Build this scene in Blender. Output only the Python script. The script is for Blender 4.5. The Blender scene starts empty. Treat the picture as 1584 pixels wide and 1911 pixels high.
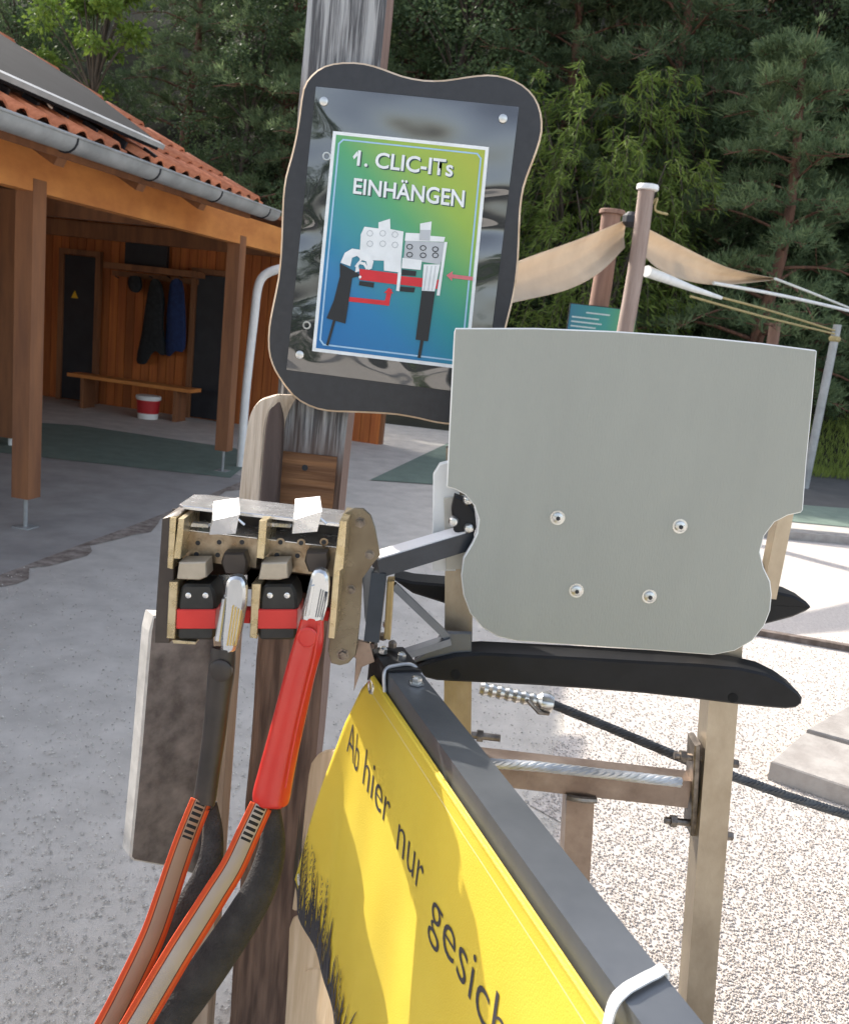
import bpy, bmesh, math, random
import numpy as np
from mathutils import Vector, Matrix
random.seed(7); rng = np.random.default_rng(7)
S = bpy.context.scene
C = S.collection

# ------------------------------------------------------------------ camera, sky, sun, exposure
PW, PH, FPX, CAMZ = 1584, 1911, 1650.0, 1.62
PITCH, ROLL = math.radians(12), math.radians(6.5)
F_ = Vector((0, math.cos(PITCH), -math.sin(PITCH))); R_ = Vector((1, 0, 0)); U_ = R_.cross(F_)
R2 = math.cos(ROLL) * R_ + math.sin(ROLL) * U_
U2 = -math.sin(ROLL) * R_ + math.cos(ROLL) * U_
EYE = Vector((0, 0, CAMZ))
cd = bpy.data.cameras.new('camera'); cam = bpy.data.objects.new('camera', cd); C.objects.link(cam)
cam.matrix_world = Matrix(((R2.x, U2.x, -F_.x, 0), (R2.y, U2.y, -F_.y, 0), (R2.z, U2.z, -F_.z, CAMZ), (0, 0, 0, 1)))
cd.sensor_fit = 'VERTICAL'; cd.sensor_height = 24; cd.lens = 24 * FPX / PH
cd.clip_start = 0.05; cd.clip_end = 400
cd.dof.use_dof = True; cd.dof.focus_distance = 1.42; cd.dof.aperture_fstop = 9.0
S.camera = cam
S.render.resolution_x, S.render.resolution_y = 848, 1024

SUN_EL = math.radians(34)
SUN = Vector((-0.72 * math.cos(SUN_EL), 0.694 * math.cos(SUN_EL), math.sin(SUN_EL))).normalized()
w = bpy.data.worlds.new('World'); S.world = w; w.use_nodes = True
nt = w.node_tree; bgn = nt.nodes['Background']
sky = nt.nodes.new('ShaderNodeTexSky'); sky.sky_type = 'NISHITA'; sky.sun_disc = False
sky.sun_elevation = math.asin(SUN.z); sky.sun_rotation = math.atan2(SUN.x, SUN.y)
sky.dust_density = 3.0; sky.ozone_density = .6
hsv = nt.nodes.new('ShaderNodeHueSaturation'); hsv.inputs['Saturation'].default_value = .6     # bright hazy summer sky
nt.links.new(sky.outputs[0], hsv.inputs['Color']); nt.links.new(hsv.outputs[0], bgn.inputs[0]); bgn.inputs[1].default_value = 0.15
sd = bpy.data.lights.new('sun', 'SUN'); sd.energy = 3.1; sd.angle = math.radians(0.55); sd.color = (1, .94, .84)
so = bpy.data.objects.new('sun', sd); C.objects.link(so)
so.rotation_euler = (-SUN).to_track_quat('-Z', 'Y').to_euler(); so.location = (-8, 10, 18)
S.view_settings.view_transform = 'Standard'; S.view_settings.look = 'None'
S.view_settings.exposure = 1.4; S.view_settings.gamma = 1; S.view_settings.use_curve_mapping = False
S.cycles.max_bounces = 6; S.cycles.transparent_max_bounces = 8
S.cycles.sample_clamp_indirect = 6

# ------------------------------------------------------------------ pixel rays
def ray(u, v): return F_ + R2 * ((u - PW / 2) / FPX) - U2 * ((v - PH / 2) / FPX)
def PX(u, v, Y): D = ray(u, v); return EYE + D * (Y / D.y)                 # on the upright plane y = Y
def G(u, v, z=0.0): D = ray(u, v); return EYE + D * ((z - CAMZ) / D.z)     # on the level plane at z
def PL(u, v, p, n): D = ray(u, v); return EYE + D * ((p - EYE).dot(n) / D.dot(n))

# ------------------------------------------------------------------ materials
MATS = {}
def _n(nt, t, **kw):
    n = nt.nodes.new(t)
    for k, v in kw.items(): setattr(n, k, v)
    return n
def mat(name, col, rough=.6, metal=0, var=.12, scale=8, stretch=(1, 1, 1), col2=None, bump=0, bscale=None, spec=.5,
        trans=0, coat=0, detail=5, ramp=(.35, .65), island=False, uv=False):
    if name in MATS: return MATS[name]
    m = bpy.data.materials.new(name); m.use_nodes = True; nt = m.node_tree; b = nt.nodes['Principled BSDF']
    tc = _n(nt, 'ShaderNodeTexCoord'); mp = _n(nt, 'ShaderNodeMapping'); mp.inputs['Scale'].default_value = stretch
    nt.links.new(tc.outputs['UV' if uv else 'Object'], mp.inputs[0])
    no = _n(nt, 'ShaderNodeTexNoise'); no.inputs['Scale'].default_value = scale; no.inputs['Detail'].default_value = detail
    no.inputs['Roughness'].default_value = .62
    nt.links.new(mp.outputs[0], no.inputs[0])
    rp = _n(nt, 'ShaderNodeValToRGB'); e = rp.color_ramp.elements
    e[0].position, e[1].position = ramp
    c2 = col2 or tuple(min(1, c * (1 + var * 1.6)) for c in col)
    c1 = col if col2 else tuple(c * (1 - var * 1.6) for c in col)
    e[0].color = (*c1, 1); e[1].color = (*c2, 1)
    nt.links.new(no.outputs[0], rp.inputs[0])
    out = rp.outputs[0]
    if island:
        oi = _n(nt, 'ShaderNodeObjectInfo'); hs = _n(nt, 'ShaderNodeHueSaturation')
        mr = _n(nt, 'ShaderNodeMapRange'); mr.inputs[3].default_value = .72; mr.inputs[4].default_value = 1.25
        nt.links.new(oi.outputs['Random'], mr.inputs[0]); nt.links.new(mr.outputs[0], hs.inputs['Value'])
        nt.links.new(out, hs.inputs['Color']); out = hs.outputs[0]
    nt.links.new(out, b.inputs['Base Color'])
    rr = _n(nt, 'ShaderNodeMapRange'); rr.inputs[3].default_value = max(.02, rough - .09); rr.inputs[4].default_value = min(1, rough + .09)
    nt.links.new(no.outputs[0], rr.inputs[0]); nt.links.new(rr.outputs[0], b.inputs['Roughness'])
    b.inputs['Metallic'].default_value = metal; b.inputs['Specular IOR Level'].default_value = spec
    if coat: b.inputs['Coat Weight'].default_value = coat; b.inputs['Coat Roughness'].default_value = .12
    if bump:
        n2 = _n(nt, 'ShaderNodeTexNoise'); n2.inputs['Scale'].default_value = bscale or scale * 3; n2.inputs['Detail'].default_value = 6
        nt.links.new(mp.outputs[0], n2.inputs[0])
        bp = _n(nt, 'ShaderNodeBump'); bp.inputs['Strength'].default_value = min(1, bump); bp.inputs['Distance'].default_value = .004
        nt.links.new(n2.outputs[0], bp.inputs['Height']); nt.links.new(bp.outputs[0], b.inputs['Normal'])
    if trans:
        tr = _n(nt, 'ShaderNodeBsdfTranslucent'); mx = _n(nt, 'ShaderNodeMixShader'); mx.inputs[0].default_value = trans
        nt.links.new(out, tr.inputs[0]); nt.links.new(b.outputs[0], mx.inputs[1]); nt.links.new(tr.outputs[0], mx.inputs[2])
        nt.links.new(mx.outputs[0], nt.nodes['Material Output'].inputs[0])
    MATS[name] = m
    return m

def leafmat(name, c1, c2, trans=.3):
    m = bpy.data.materials.new(name); m.use_nodes = True; nt = m.node_tree; b = nt.nodes['Principled BSDF']
    ge = _n(nt, 'ShaderNodeNewGeometry'); oi = _n(nt, 'ShaderNodeObjectInfo')
    tc = _n(nt, 'ShaderNodeTexCoord'); no = _n(nt, 'ShaderNodeTexNoise'); no.inputs['Scale'].default_value = .9; no.inputs['Detail'].default_value = 3
    nt.links.new(tc.outputs['Object'], no.inputs[0])
    ad = _n(nt, 'ShaderNodeMath', operation='MULTIPLY_ADD'); ad.inputs[1].default_value = .5
    nt.links.new(ge.outputs['Random Per Island'], ad.inputs[0])
    sb = _n(nt, 'ShaderNodeMapRange'); sb.inputs[1].default_value = .3; sb.inputs[2].default_value = .7; sb.inputs[4].default_value = .5
    nt.links.new(no.outputs[0], sb.inputs[0]); nt.links.new(sb.outputs[0], ad.inputs[2])
    rp = _n(nt, 'ShaderNodeValToRGB'); rp.color_ramp.elements[0].color = (*c1, 1); rp.color_ramp.elements[1].color = (*c2, 1)
    nt.links.new(ad.outputs[0], rp.inputs[0])
    hs = _n(nt, 'ShaderNodeHueSaturation'); mr = _n(nt, 'ShaderNodeMapRange'); mr.inputs[3].default_value = .8; mr.inputs[4].default_value = 1.2
    nt.links.new(oi.outputs['Random'], mr.inputs[0]); nt.links.new(mr.outputs[0], hs.inputs['Value']); nt.links.new(rp.outputs[0], hs.inputs['Color'])
    nt.links.new(hs.outputs[0], b.inputs['Base Color']); b.inputs['Roughness'].default_value = .6
    b.inputs['Specular IOR Level'].default_value = .25
    tr = _n(nt, 'ShaderNodeBsdfTranslucent'); mx = _n(nt, 'ShaderNodeMixShader'); mx.inputs[0].default_value = trans
    nt.links.new(hs.outputs[0], tr.inputs[0]); nt.links.new(b.outputs[0], mx.inputs[1]); nt.links.new(tr.outputs[0], mx.inputs[2])
    nt.links.new(mx.outputs[0], nt.nodes['Material Output'].inputs[0])
    return m

def flat(name, col, rough=.5, metal=0, **k): return mat(name, col, rough, metal, var=k.pop('var', .04), scale=k.pop('scale', 30), **k)

# ------------------------------------------------------------------ object helpers
def thing(name, label, cat, loc=(0, 0, 0), group=None, kind=None):
    o = bpy.data.objects.new(name, None); C.objects.link(o); o.location = loc; o.empty_display_size = .1
    o['label'] = label; o['category'] = cat
    if group: o['group'] = group
    if kind: o['kind'] = kind
    return o
def tag(o, label, cat=None, group=None, kind=None):
    o['label'] = label
    if cat: o['category'] = cat
    if group: o['group'] = group
    if kind: o['kind'] = kind
    return o
def wloc(o):
    p = Vector((0, 0, 0))
    while o: p += Vector(o.location); o = o.parent
    return p
def obj(name, bm, mats, parent=None, smooth=False, base=None, normals=True):
    """bm is in world coordinates; the object keeps its own origin (base, or the parent's)"""
    if not isinstance(mats, (list, tuple)): mats = [mats]
    off = Vector(base) if base is not None else (wloc(parent) if parent else Vector((0, 0, 0)))
    if normals: bmesh.ops.recalc_face_normals(bm, faces=bm.faces)
    bmesh.ops.translate(bm, verts=bm.verts, vec=-off)
    me = bpy.data.meshes.new(name); bm.to_mesh(me); bm.free()
    for m in mats: me.materials.append(m)
    if smooth:
        me.polygons.foreach_set('use_smooth', [True] * len(me.polygons))
        try: me.set_sharp_from_angle(angle=math.radians(smooth if smooth is not True else 40))
        except Exception: pass
    o = bpy.data.objects.new(name, me); C.objects.link(o)
    if parent: o.parent = parent; o.location = off - wloc(parent)
    else: o.location = off
    return o
def npobj(name, V, Fq, m, parent=None, loc=(0, 0, 0), smooth=False):
    me = bpy.data.meshes.new(name); V = np.asarray(V, np.float32); Fq = np.asarray(Fq, np.int32)
    k = Fq.shape[1]; me.vertices.add(len(V)); me.vertices.foreach_set('co', V.ravel())
    me.loops.add(Fq.size); me.loops.foreach_set('vertex_index', Fq.ravel())
    me.polygons.add(len(Fq)); me.polygons.foreach_set('loop_start', np.arange(0, Fq.size, k, dtype=np.int32))
    me.polygons.foreach_set('loop_total', np.full(len(Fq), k, np.int32))
    if smooth: me.polygons.foreach_set('use_smooth', np.ones(len(Fq), bool))
    me.update(calc_edges=True); me.validate(); me.materials.append(m)
    o = bpy.data.objects.new(name, me); C.objects.link(o); o.parent = parent; o.location = loc
    return o
def BM(): return bmesh.new()
def bevel(bm, w, seg=2, ang=25):
    ed = [e for e in bm.edges if len(e.link_faces) == 2 and e.calc_face_angle(0) > math.radians(ang)]
    if ed: bmesh.ops.bevel(bm, geom=ed, offset=w, segments=seg, profile=.6, affect='EDGES', clamp_overlap=True)
    return bm
def boxA(bm, c, ax, ay, az, sx, sy, sz):
    c = Vector(c); vs = []
    for k in (-.5, .5):
        for j in (-.5, .5):
            for i in (-.5, .5):
                vs.append(bm.verts.new(c + ax * (i * sx) + ay * (j * sy) + az * (k * sz)))
    for q in ((0, 2, 3, 1), (4, 5, 7, 6), (0, 1, 5, 4), (2, 6, 7, 3), (0, 4, 6, 2), (1, 3, 7, 5)):
        bm.faces.new([vs[i] for i in q])
    return vs
X_, Y_, Z_ = Vector((1, 0, 0)), Vector((0, 1, 0)), Vector((0, 0, 1))
def box(bm, lo, hi):
    lo, hi = Vector(lo), Vector(hi); d = hi - lo
    return boxA(bm, (lo + hi) / 2, X_, Y_, Z_, *d)
def bar(bm, p0, p1, wd, ht, up=Z_):
    p0, p1 = Vector(p0), Vector(p1); d = (p1 - p0); L = d.length; d.normalize()
    sx = d.cross(up).normalized(); uz = sx.cross(d).normalized()
    return boxA(bm, (p0 + p1) / 2, d, sx, uz, L, wd, ht)
def smooth(pts, n=4, closed=True):
    out = []; N = len(pts); P = [Vector(p) for p in pts]
    rngi = range(N) if closed else range(N - 1)
    for i in rngi:
        if closed: a, b, c, d = P[i - 1], P[i], P[(i + 1) % N], P[(i + 2) % N]
        else: a, b, c, d = P[max(i - 1, 0)], P[i], P[i + 1], P[min(i + 2, N - 1)]
        for k in range(n):
            t = k / n
            out.append(.5 * ((2 * b) + (c - a) * t + (2 * a - 5 * b + 4 * c - d) * t * t + (-a + 3 * b - 3 * c + d) * t ** 3))
    if not closed: out.append(P[-1])
    return out
def prism(bm, ring, ext, bev=0, rim=0, face=0):
    """closed outline of 3D points, extruded along ext; bev chamfers the front edge"""
    ring = [Vector(p) for p in ring]; N = len(ring); ext = Vector(ext); en = ext.normalized()
    nrm = Vector((0, 0, 0))
    for i in range(N): nrm += ring[i].cross(ring[(i + 1) % N])
    sgn = 1 if nrm.dot(en) > 0 else -1
    rings = []
    def inset(b, o):
        r = []
        for i in range(N):
            t = (ring[(i + 1) % N] - ring[i - 1]).normalized(); n = t.cross(en) * -sgn
            r.append(ring[i] + n * b + o)
        return r
    if bev: rings = [inset(bev, Vector((0, 0, 0))), [p + en * bev for p in ring], [p + ext - en * bev for p in ring], inset(bev, ext)]
    else: rings = [ring, [p + ext for p in ring]]
    vr = [[bm.verts.new(p) for p in r] for r in rings]
    f = bm.faces.new(vr[0]); f.material_index = face
    f = bm.faces.new(list(reversed(vr[-1]))); f.material_index = face
    for a, b in zip(vr[:-1], vr[1:]):
        for i in range(N):
            q = bm.faces.new((a[i], a[(i + 1) % N], b[(i + 1) % N], b[i])); q.material_index = rim
    return bm
def ppx(bm, px, Y, th, bev=0, rim=0, face=0, sm=0):
    if sm: px = [(p.x, p.y) for p in smooth([(a, b, 0) for a, b in px], sm)]
    return prism(bm, [PX(u, v, Y) for u, v in px], (0, th, 0), bev, rim, face)
def tube(bm, pts, rad, n=12, flatten=None, cap=True, closed=False):
    """round tube along pts; rad scalar or list of r or (ra, rb)"""
    P = [Vector(p) for p in pts]; N = len(P); prev = None; rings = []
    for i in range(N):
        a, b = P[max(i - 1, 0)], P[min(i + 1, N - 1)]
        if closed: a, b = P[i - 1], P[(i + 1) % N]
        t = (b - a).normalized()
        if prev is None:
            ref = Y_ if abs(t.dot(Y_)) < .9 else X_
            s = t.cross(ref).normalized()
        else: s = (prev - t * prev.dot(t)).normalized()
        prev = s; q = t.cross(s)
        r = rad[i] if isinstance(rad, (list, tuple)) else rad
        ra, rb = r if isinstance(r, (list, tuple)) else (r, r)
        rings.append([bm.verts.new(P[i] + s * (ra * math.cos(2 * math.pi * k / n)) + q * (rb * math.sin(2 * math.pi * k / n))) for k in range(n)])
    prs = list(zip(rings[:-1], rings[1:])) + ([(rings[-1], rings[0])] if closed else [])
    for a, b in prs:
        for k in range(n): bm.faces.new((a[k], a[(k + 1) % n], b[(k + 1) % n], b[k]))
    if cap and not closed:
        bm.faces.new(list(reversed(rings[0]))); bm.faces.new(rings[-1])
    return bm
def cyl(bm, p0, p1, r, n=16): return tube(bm, [p0, p1], r, n)
def strip(bm, L, Rr, thick=0):
    """ribbon between two polylines with uv (x across, y along)"""
    uvl = bm.loops.layers.uv.verify(); n = len(L)
    a = [bm.verts.new(p) for p in L]; b = [bm.verts.new(p) for p in Rr]
    for i in range(n - 1):
        f = bm.faces.new((a[i], b[i], b[i + 1], a[i + 1]))
        for lp, uv in zip(f.loops, ((0, i / (n - 1)), (1, i / (n - 1)), (1, (i + 1) / (n - 1)), (0, (i + 1) / (n - 1)))): lp[uvl].uv = uv
    return bm
def lathe(bm, c, prof, n=24, axis=Z_):
    c = Vector(c); a = axis.normalized(); s = a.orthogonal().normalized(); q = a.cross(s); rs = []
    for r, h in prof: rs.append([bm.verts.new(c + a * h + (s * math.cos(2 * math.pi * k / n) + q * math.sin(2 * math.pi * k / n)) * max(r, 1e-5)) for k in range(n)])
    for A, B in zip(rs[:-1], rs[1:]):
        for k in range(n): bm.faces.new((A[k], A[(k + 1) % n], B[(k + 1) % n], B[k]))
    bm.faces.new(list(reversed(rs[0]))); bm.faces.new(rs[-1])
    return bm
def sheet(bm, pts, z):
    vs = [bm.verts.new((p[0], p[1], z)) for p in pts]; f = bm.faces.new(vs)
    f.normal_update()
    if f.normal.z < 0: f.normal_flip()
    return bm
def textmesh(s, bold=0):
    cu = bpy.data.curves.new('t', 'FONT'); cu.body = s; cu.size = 1; cu.offset = bold; cu.resolution_u = 4
    o = bpy.data.objects.new('t', cu); C.objects.link(o)
    dg = bpy.context.evaluated_depsgraph_get(); me = bpy.data.meshes.new_from_object(o.evaluated_get(dg))
    bm = bmesh.new(); bm.from_mesh(me)
    bpy.data.objects.remove(o); bpy.data.meshes.remove(me); bpy.data.curves.remove(cu)
    bmesh.ops.triangulate(bm, faces=bm.faces)
    return bm

# ------------------------------------------------------------------ setting: ground sheets and hillside
M_shadegrav = mat('gravel_in_shade', (.45, .42, .38), .95, var=.2, scale=5, bump=1, bscale=220, col2=(.60, .56, .51), detail=9, ramp=(.3, .7), spec=.2)  # same gravel as the bed, coloured lighter to lift its shade
M_grav = mat('pale_gravel', (.41, .365, .335), .95, scale=90, bump=.8, bscale=150, col2=(.57, .525, .485), detail=6, spec=.2, ramp=(.32, .6))
M_pave = mat('paving', (.27, .255, .24), .85, scale=3, bump=.5, bscale=90, col2=(.36, .34, .32), detail=7)
M_mat = mat('green_mat', (.13, .175, .145), .95, scale=6, col2=(.17, .225, .185), bump=.6, bscale=160, detail=6)
M_soil = mat('forest_soil', (.02, .02, .012), .95, scale=1.4, col2=(.045, .04, .02), bump=1, bscale=6)
M_path = mat('dark_path', (.07, .068, .068), .9, scale=3, col2=(.10, .098, .095), bump=.5, bscale=60)

def struct(name, bm, m):
    o = obj(name, bm, m); o['kind'] = 'structure'; return o
bm = BM(); sheet(bm, [(-60, -30), (60, -30), (60, 14.6), (-60, 14.6)], 0); struct('ground', bm, M_shadegrav)

def hill(x, y):
    t = max(0., y - 13.9); k = .22 * t + max(0., y - 16.2) * .72
    return k + .14 * math.sin(x * .9 + y * .5) * min(1, t / 2) + .09 * math.sin(x * 2.1 - y * 1.3) * min(1, t / 2) - .02
bm = BM(); nx, ny = 90, 46; vs = []
for j in range(ny):
    y = 13.9 + j * .55
    for i in range(nx): vs.append(bm.verts.new((-38 + i * .9, y, hill(-38 + i * .9, y))))
for j in range(ny - 1):
    for i in range(nx - 1):
        a = j * nx + i; bm.faces.new((vs[a], vs[a + 1], vs[a + nx + 1], vs[a + nx]))
struct('hillside', bm, M_soil)

g = lambda l: [G(u, v) for u, v in l]
bm = BM(); sheet(bm, smooth(g([(-260, 1170), (0, 1075), (150, 1018), (300, 962), (430, 908), (470, 893)]), 2, False) + g([(440, 886), (100, 850), (-300, 800)]), .004)
struct('paving', bm, M_pave)
bm = BM(); sheet(bm, g([(-300, 812), (100, 857), (430, 893), (470, 860), (440, 838), (150, 795), (-300, 765)]), .008); struct('green_floor_mat', bm, M_mat)
bm = BM(); sheet(bm, g([(690, 897), (840, 907), (1200, 948), (1584, 985), (1760, 1000), (1720, 960), (1490, 943), (900, 815), (835, 828)]), .008); struct('green_floor_mat', bm, M_mat)
bm = BM(); sheet(bm, g([(1400, 930), (1584, 962), (1800, 985), (1900, 880), (1584, 852), (1380, 845)]), .004); struct('dark_path', bm, M_path)
GB = [(1015, 985), (1035, 1100), (1042, 1300), (1038, 1430), (1010, 1560), (990, 1700), (930, 1911), (860, 2150)]  # left outline shaped on the building's shadow edge
left = smooth(g(GB), 5, False)
left = [p + Vector((.05 * math.sin(i * 1.7) + .03 * math.sin(i * 4.1), 0, 0)) for i, p in enumerate(left)]
rightg = [G(1750, 2150), Vector((9, 1.5, 0)), Vector((11, 8.3, 0)), G(1584, 1012), G(1450, 988)]
bm = BM(); sheet(bm, left + rightg, .004); struct('gravel_bed', bm, M_grav)

# loose pebbles lying on the gravel and on the grit (nobody could count them)
def pebbles(name, pts, smin, smax, m, label):
    V, Fc = [], []; base = np.array([(1, 0, 0), (0, 1, 0), (-1, 0, 0), (0, -1, 0), (0, 0, .75), (0, 0, -.5)], float)
    tri = np.array([(0, 1, 4), (1, 2, 4), (2, 3, 4), (3, 0, 4), (1, 0, 5), (2, 1, 5), (3, 2, 5), (0, 3, 5)])
    n = len(pts); s = rng.uniform(smin, smax, (n, 1, 1)); a = rng.uniform(0, 6.28, n)
    jit = rng.uniform(.6, 1.3, (n, 6, 3)); B = base[None] * jit * s
    ca, sa = np.cos(a)[:, None], np.sin(a)[:, None]
    Vx = B[:, :, 0] * ca - B[:, :, 1] * sa; Vy = B[:, :, 0] * sa + B[:, :, 1] * ca
    V = np.stack([Vx + pts[:, 0:1], Vy + pts[:, 1:2], B[:, :, 2] + pts[:, 2:3]], -1).reshape(-1, 3)
    Fc = (tri[None] + (np.arange(n) * 6)[:, None, None]).reshape(-1, 3)
    o = npobj(name, V, Fc, m); tag(o, label, 'gravel', kind='stuff'); return o
def islmat(name, c1, c2):
    m = mat(name, c1, .9, scale=40, col2=c2, spec=.2); nt = m.node_tree
    ge = _n(nt, 'ShaderNodeNewGeometry'); rp = [n for n in nt.nodes if n.type == 'VALTORGB'][0]
    rp.color_ramp.elements[0].position = 0; rp.color_ramp.elements[1].position = 1
    nt.links.new(ge.outputs['Random Per Island'], rp.inputs[0]); return m
lx = np.array([p.x for p in left]); ly = np.array([p.y for p in left]); o_ = np.argsort(ly)
def rnd_g(n, u0, u1, v0, v1):
    u = rng.uniform(u0, u1, n); v = rng.uniform(v0, v1, n); out = [G(a, b) for a, b in zip(u, v)]
    return np.array([(p.x, p.y, .006) for p in out])
pg = rnd_g(42000, 880, 1620, 1190, 1960)
pg = pg[(pg[:, 0] > np.interp(pg[:, 1], ly[o_], lx[o_]) + rng.normal(0, .05, len(pg)))]
pebbles('gravel_stones', pg, .0016, .0052, islmat('pebble_pale', (.36, .32, .29), (.60, .55, .505)), 'pale loose gravel stones covering the sunlit bed on the right')
edge = smooth(g([(-260, 1170), (0, 1075), (150, 1018), (300, 962), (430, 908), (470, 893)]), 6, False)
bm = BM(); eo = [p + Vector((.10 + .05 * math.sin(i * 1.3) + .03 * math.sin(i * 3.7), -.10 - .04 * math.sin(i * 2.1), 0)) for i, p in enumerate(edge)]
va = [bm.verts.new((p.x, p.y, .006)) for p in edge]; vb = [bm.verts.new((p.x, p.y, .003)) for p in eo]
for i in range(len(va) - 1): bm.faces.new((va[i], vb[i], vb[i + 1], va[i + 1]))
struct('soil_strip', bm, mat('soil_edge', (.15, .115, .095), .95, scale=14, col2=(.36, .31, .27), bump=1, bscale=80, detail=8))
pg = rnd_g(9000, -30, 1050, 1060, 1960)
pg = pg[(pg[:, 0] < np.interp(pg[:, 1], ly[o_], lx[o_]) + .1)]
pebbles('grit_stones', pg, .002, .006, islmat('pebble_grey', (.36, .33, .30), (.70, .66, .60)), 'fine grey grit scattered over the gravel in shade')

M_slab = mat('stone_slab', (.27, .245, .225), .85, scale=9, col2=(.37, .345, .32), bump=.6, bscale=70)
def slab(px, z0, z1, label, name='stone_slab'):
    bm = BM(); ring = [G(u, v, z1) for u, v in px]
    prism(bm, ring, (0, 0, z0 - z1), .006)
    o = obj(name, bm, M_slab, base=(ring[0].x, ring[0].y, z0)); return tag(o, label, 'slab')
slab([(1438, 1420), (1500, 1366), (1660, 1412), (1640, 1488)], .001, .085, 'pale stone slab lying nearest the cable on the gravel')
slab([(1505, 1360), (1590, 1312), (1740, 1350), (1668, 1405)], .001, .085, 'pale stone slab behind another slab on the gravel')
bm = BM(); a, b = G(1080, 1128), G(1750, 1245); bar(bm, a + Z_ * .005, b + Z_ * .005, .05, .07); bevel(bm, .006)
tag(obj('timber_edging', bm, mat('edging', (.10, .075, .06), .9, scale=20, col2=(.2, .16, .14)), base=a), 'thin dark timber edging laid across the pale gravel', 'edging')
bm = BM(); a, b = G(1020, 965), G(1720, 1026); bar(bm, a + Z_ * .03, b + Z_ * .03, .18, .1); bevel(bm, .01)
o = obj('kerb', bm, M_slab, base=a); o['kind'] = 'structure'

# ------------------------------------------------------------------ timber building on the left
c1 = G(48, 985); c2 = G(415, 880)
e_ = (c2 - c1).normalized(); n_ = Vector((e_.y, -e_.x, 0))
SL = math.radians(28)
def BL(s, t, z=0): return c1 + e_ * s + n_ * t + Z_ * z
ROOF0 = BL(0, .5, 2.41); ru = -n_ * math.cos(SL) + Z_ * math.sin(SL); rn = ru.cross(e_).normalized()
if rn.z < 0: rn = -rn
def RF(u, v, off=0): return PL(u, v, ROOF0 + rn * off, rn)
def RS(p): d = p - ROOF0; return d.dot(e_), d.dot(ru)
def RP(s, r, off=0): return ROOF0 + e_ * s + ru * r + rn * off
M_oak = mat('porch_timber', (.17, .07, .032), .7, scale=3, stretch=(3, 3, .35), col2=(.28, .12, .05), bump=.3, bscale=30)
M_beam = mat('beam_timber', (.50, .18, .045), .65, scale=2.5, stretch=(1, 1, 2), col2=(.66, .27, .07), bump=.3, bscale=30)
M_board = mat('wall_boards', (.36, .095, .022), .65, scale=3, stretch=(6, 6, .4), col2=(.50, .155, .035), island=True, bump=.3, bscale=25)
M_dark = mat('dark_door', (.012, .013, .018), .5, scale=4, col2=(.022, .024, .03))
M_tile = mat('clay_tile', (.42, .12, .05), .8, scale=14, col2=(.60, .22, .11), island=True, bump=.5, bscale=60)
M_zinc = mat('zinc', (.30, .31, .31), .5, metal=.35, scale=6, col2=(.42, .43, .43))
M_panel = mat('roof_panel', (.014, .015, .019), .9, scale=2, col2=(.024, .026, .031), spec=.06)
M_white = mat('white_paint', (.72, .72, .70), .5, scale=9, col2=(.82, .82, .80))

h1 = RS(RF(180, 172, .05)); h2 = RS(RF(520, 390, .05))
kk = (h1[0] - h2[0]) / (h1[1] - h2[1])
hip = lambda r: h2[0] + kk * (r - h2[1])
bld = thing('timber_building', 'brown timber building with open porch, clay tiled roof and grey gutter', 'building', c1)
for k, (s, t) in enumerate([(0, 0), (2.83, 0), (5.9, 0), (-2.83, 0)]):
    bm = BM(); boxA(bm, BL(s, t, 1.21), e_, n_, Z_, .125, .125, 2.0); bevel(bm, .008)
    p = obj('porch_post', bm, M_oak, bld)
    bm = BM(); cyl(bm, BL(s, t, 0.0), BL(s, t, .215), .014); bm2 = boxA(bm, BL(s, t, .006), e_, n_, Z_, .12, .12, .012)
    obj('post_foot', bm, M_zinc, p)
ci = G(22, 832)
bm = BM(); boxA(bm, ci + Z_ * 1.24, e_, n_, Z_, .17, .17, 2.3); bevel(bm, .008); p = obj('porch_post', bm, M_oak, bld)
bm = BM(); cyl(bm, ci, ci + Z_ * .1, .03); obj('post_foot', bm, M_white, p)
# long eaves beam, cross beams, rafters
bm = BM(); bar(bm, BL(-4, 0, 2.26), BL(6.2, 0, 2.26), .12, .25); bevel(bm, .008); obj('eaves_beam', bm, M_beam, bld)
for s in (0.0, 2.83, 5.8):
    bm = BM(); bar(bm, BL(s, -.08, 2.32), BL(s, -6, 2.32), .12, .2); bevel(bm, .006); obj('cross_beam', bm, M_oak, bld)
for k in range(12):
    s = -3.6 + k * .85
    bm = BM(); rend = min(4.3, h2[1] + (s - h2[0]) / kk - .25)
    if rend < .4: continue
    a = RP(s, .08, -.13); b = RP(s, rend, -.13)
    bar(bm, a, b, .09, .14, rn); bevel(bm, .005); obj('rafter', bm, M_oak, bld)
# roof deck bounded by the hip line
RMAX = 4.4
roof = None
bm = BM(); ring = [RP(-6, 0), RP(hip(0) - .06, 0), RP(hip(RMAX) - .06, RMAX), RP(-6, RMAX)]
prism(bm, ring, rn * -.05)
roof = obj('roof', bm, mat('roof_deck', (.20, .075, .03), .8, scale=4, col2=(.30, .12, .05)), bld)
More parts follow.
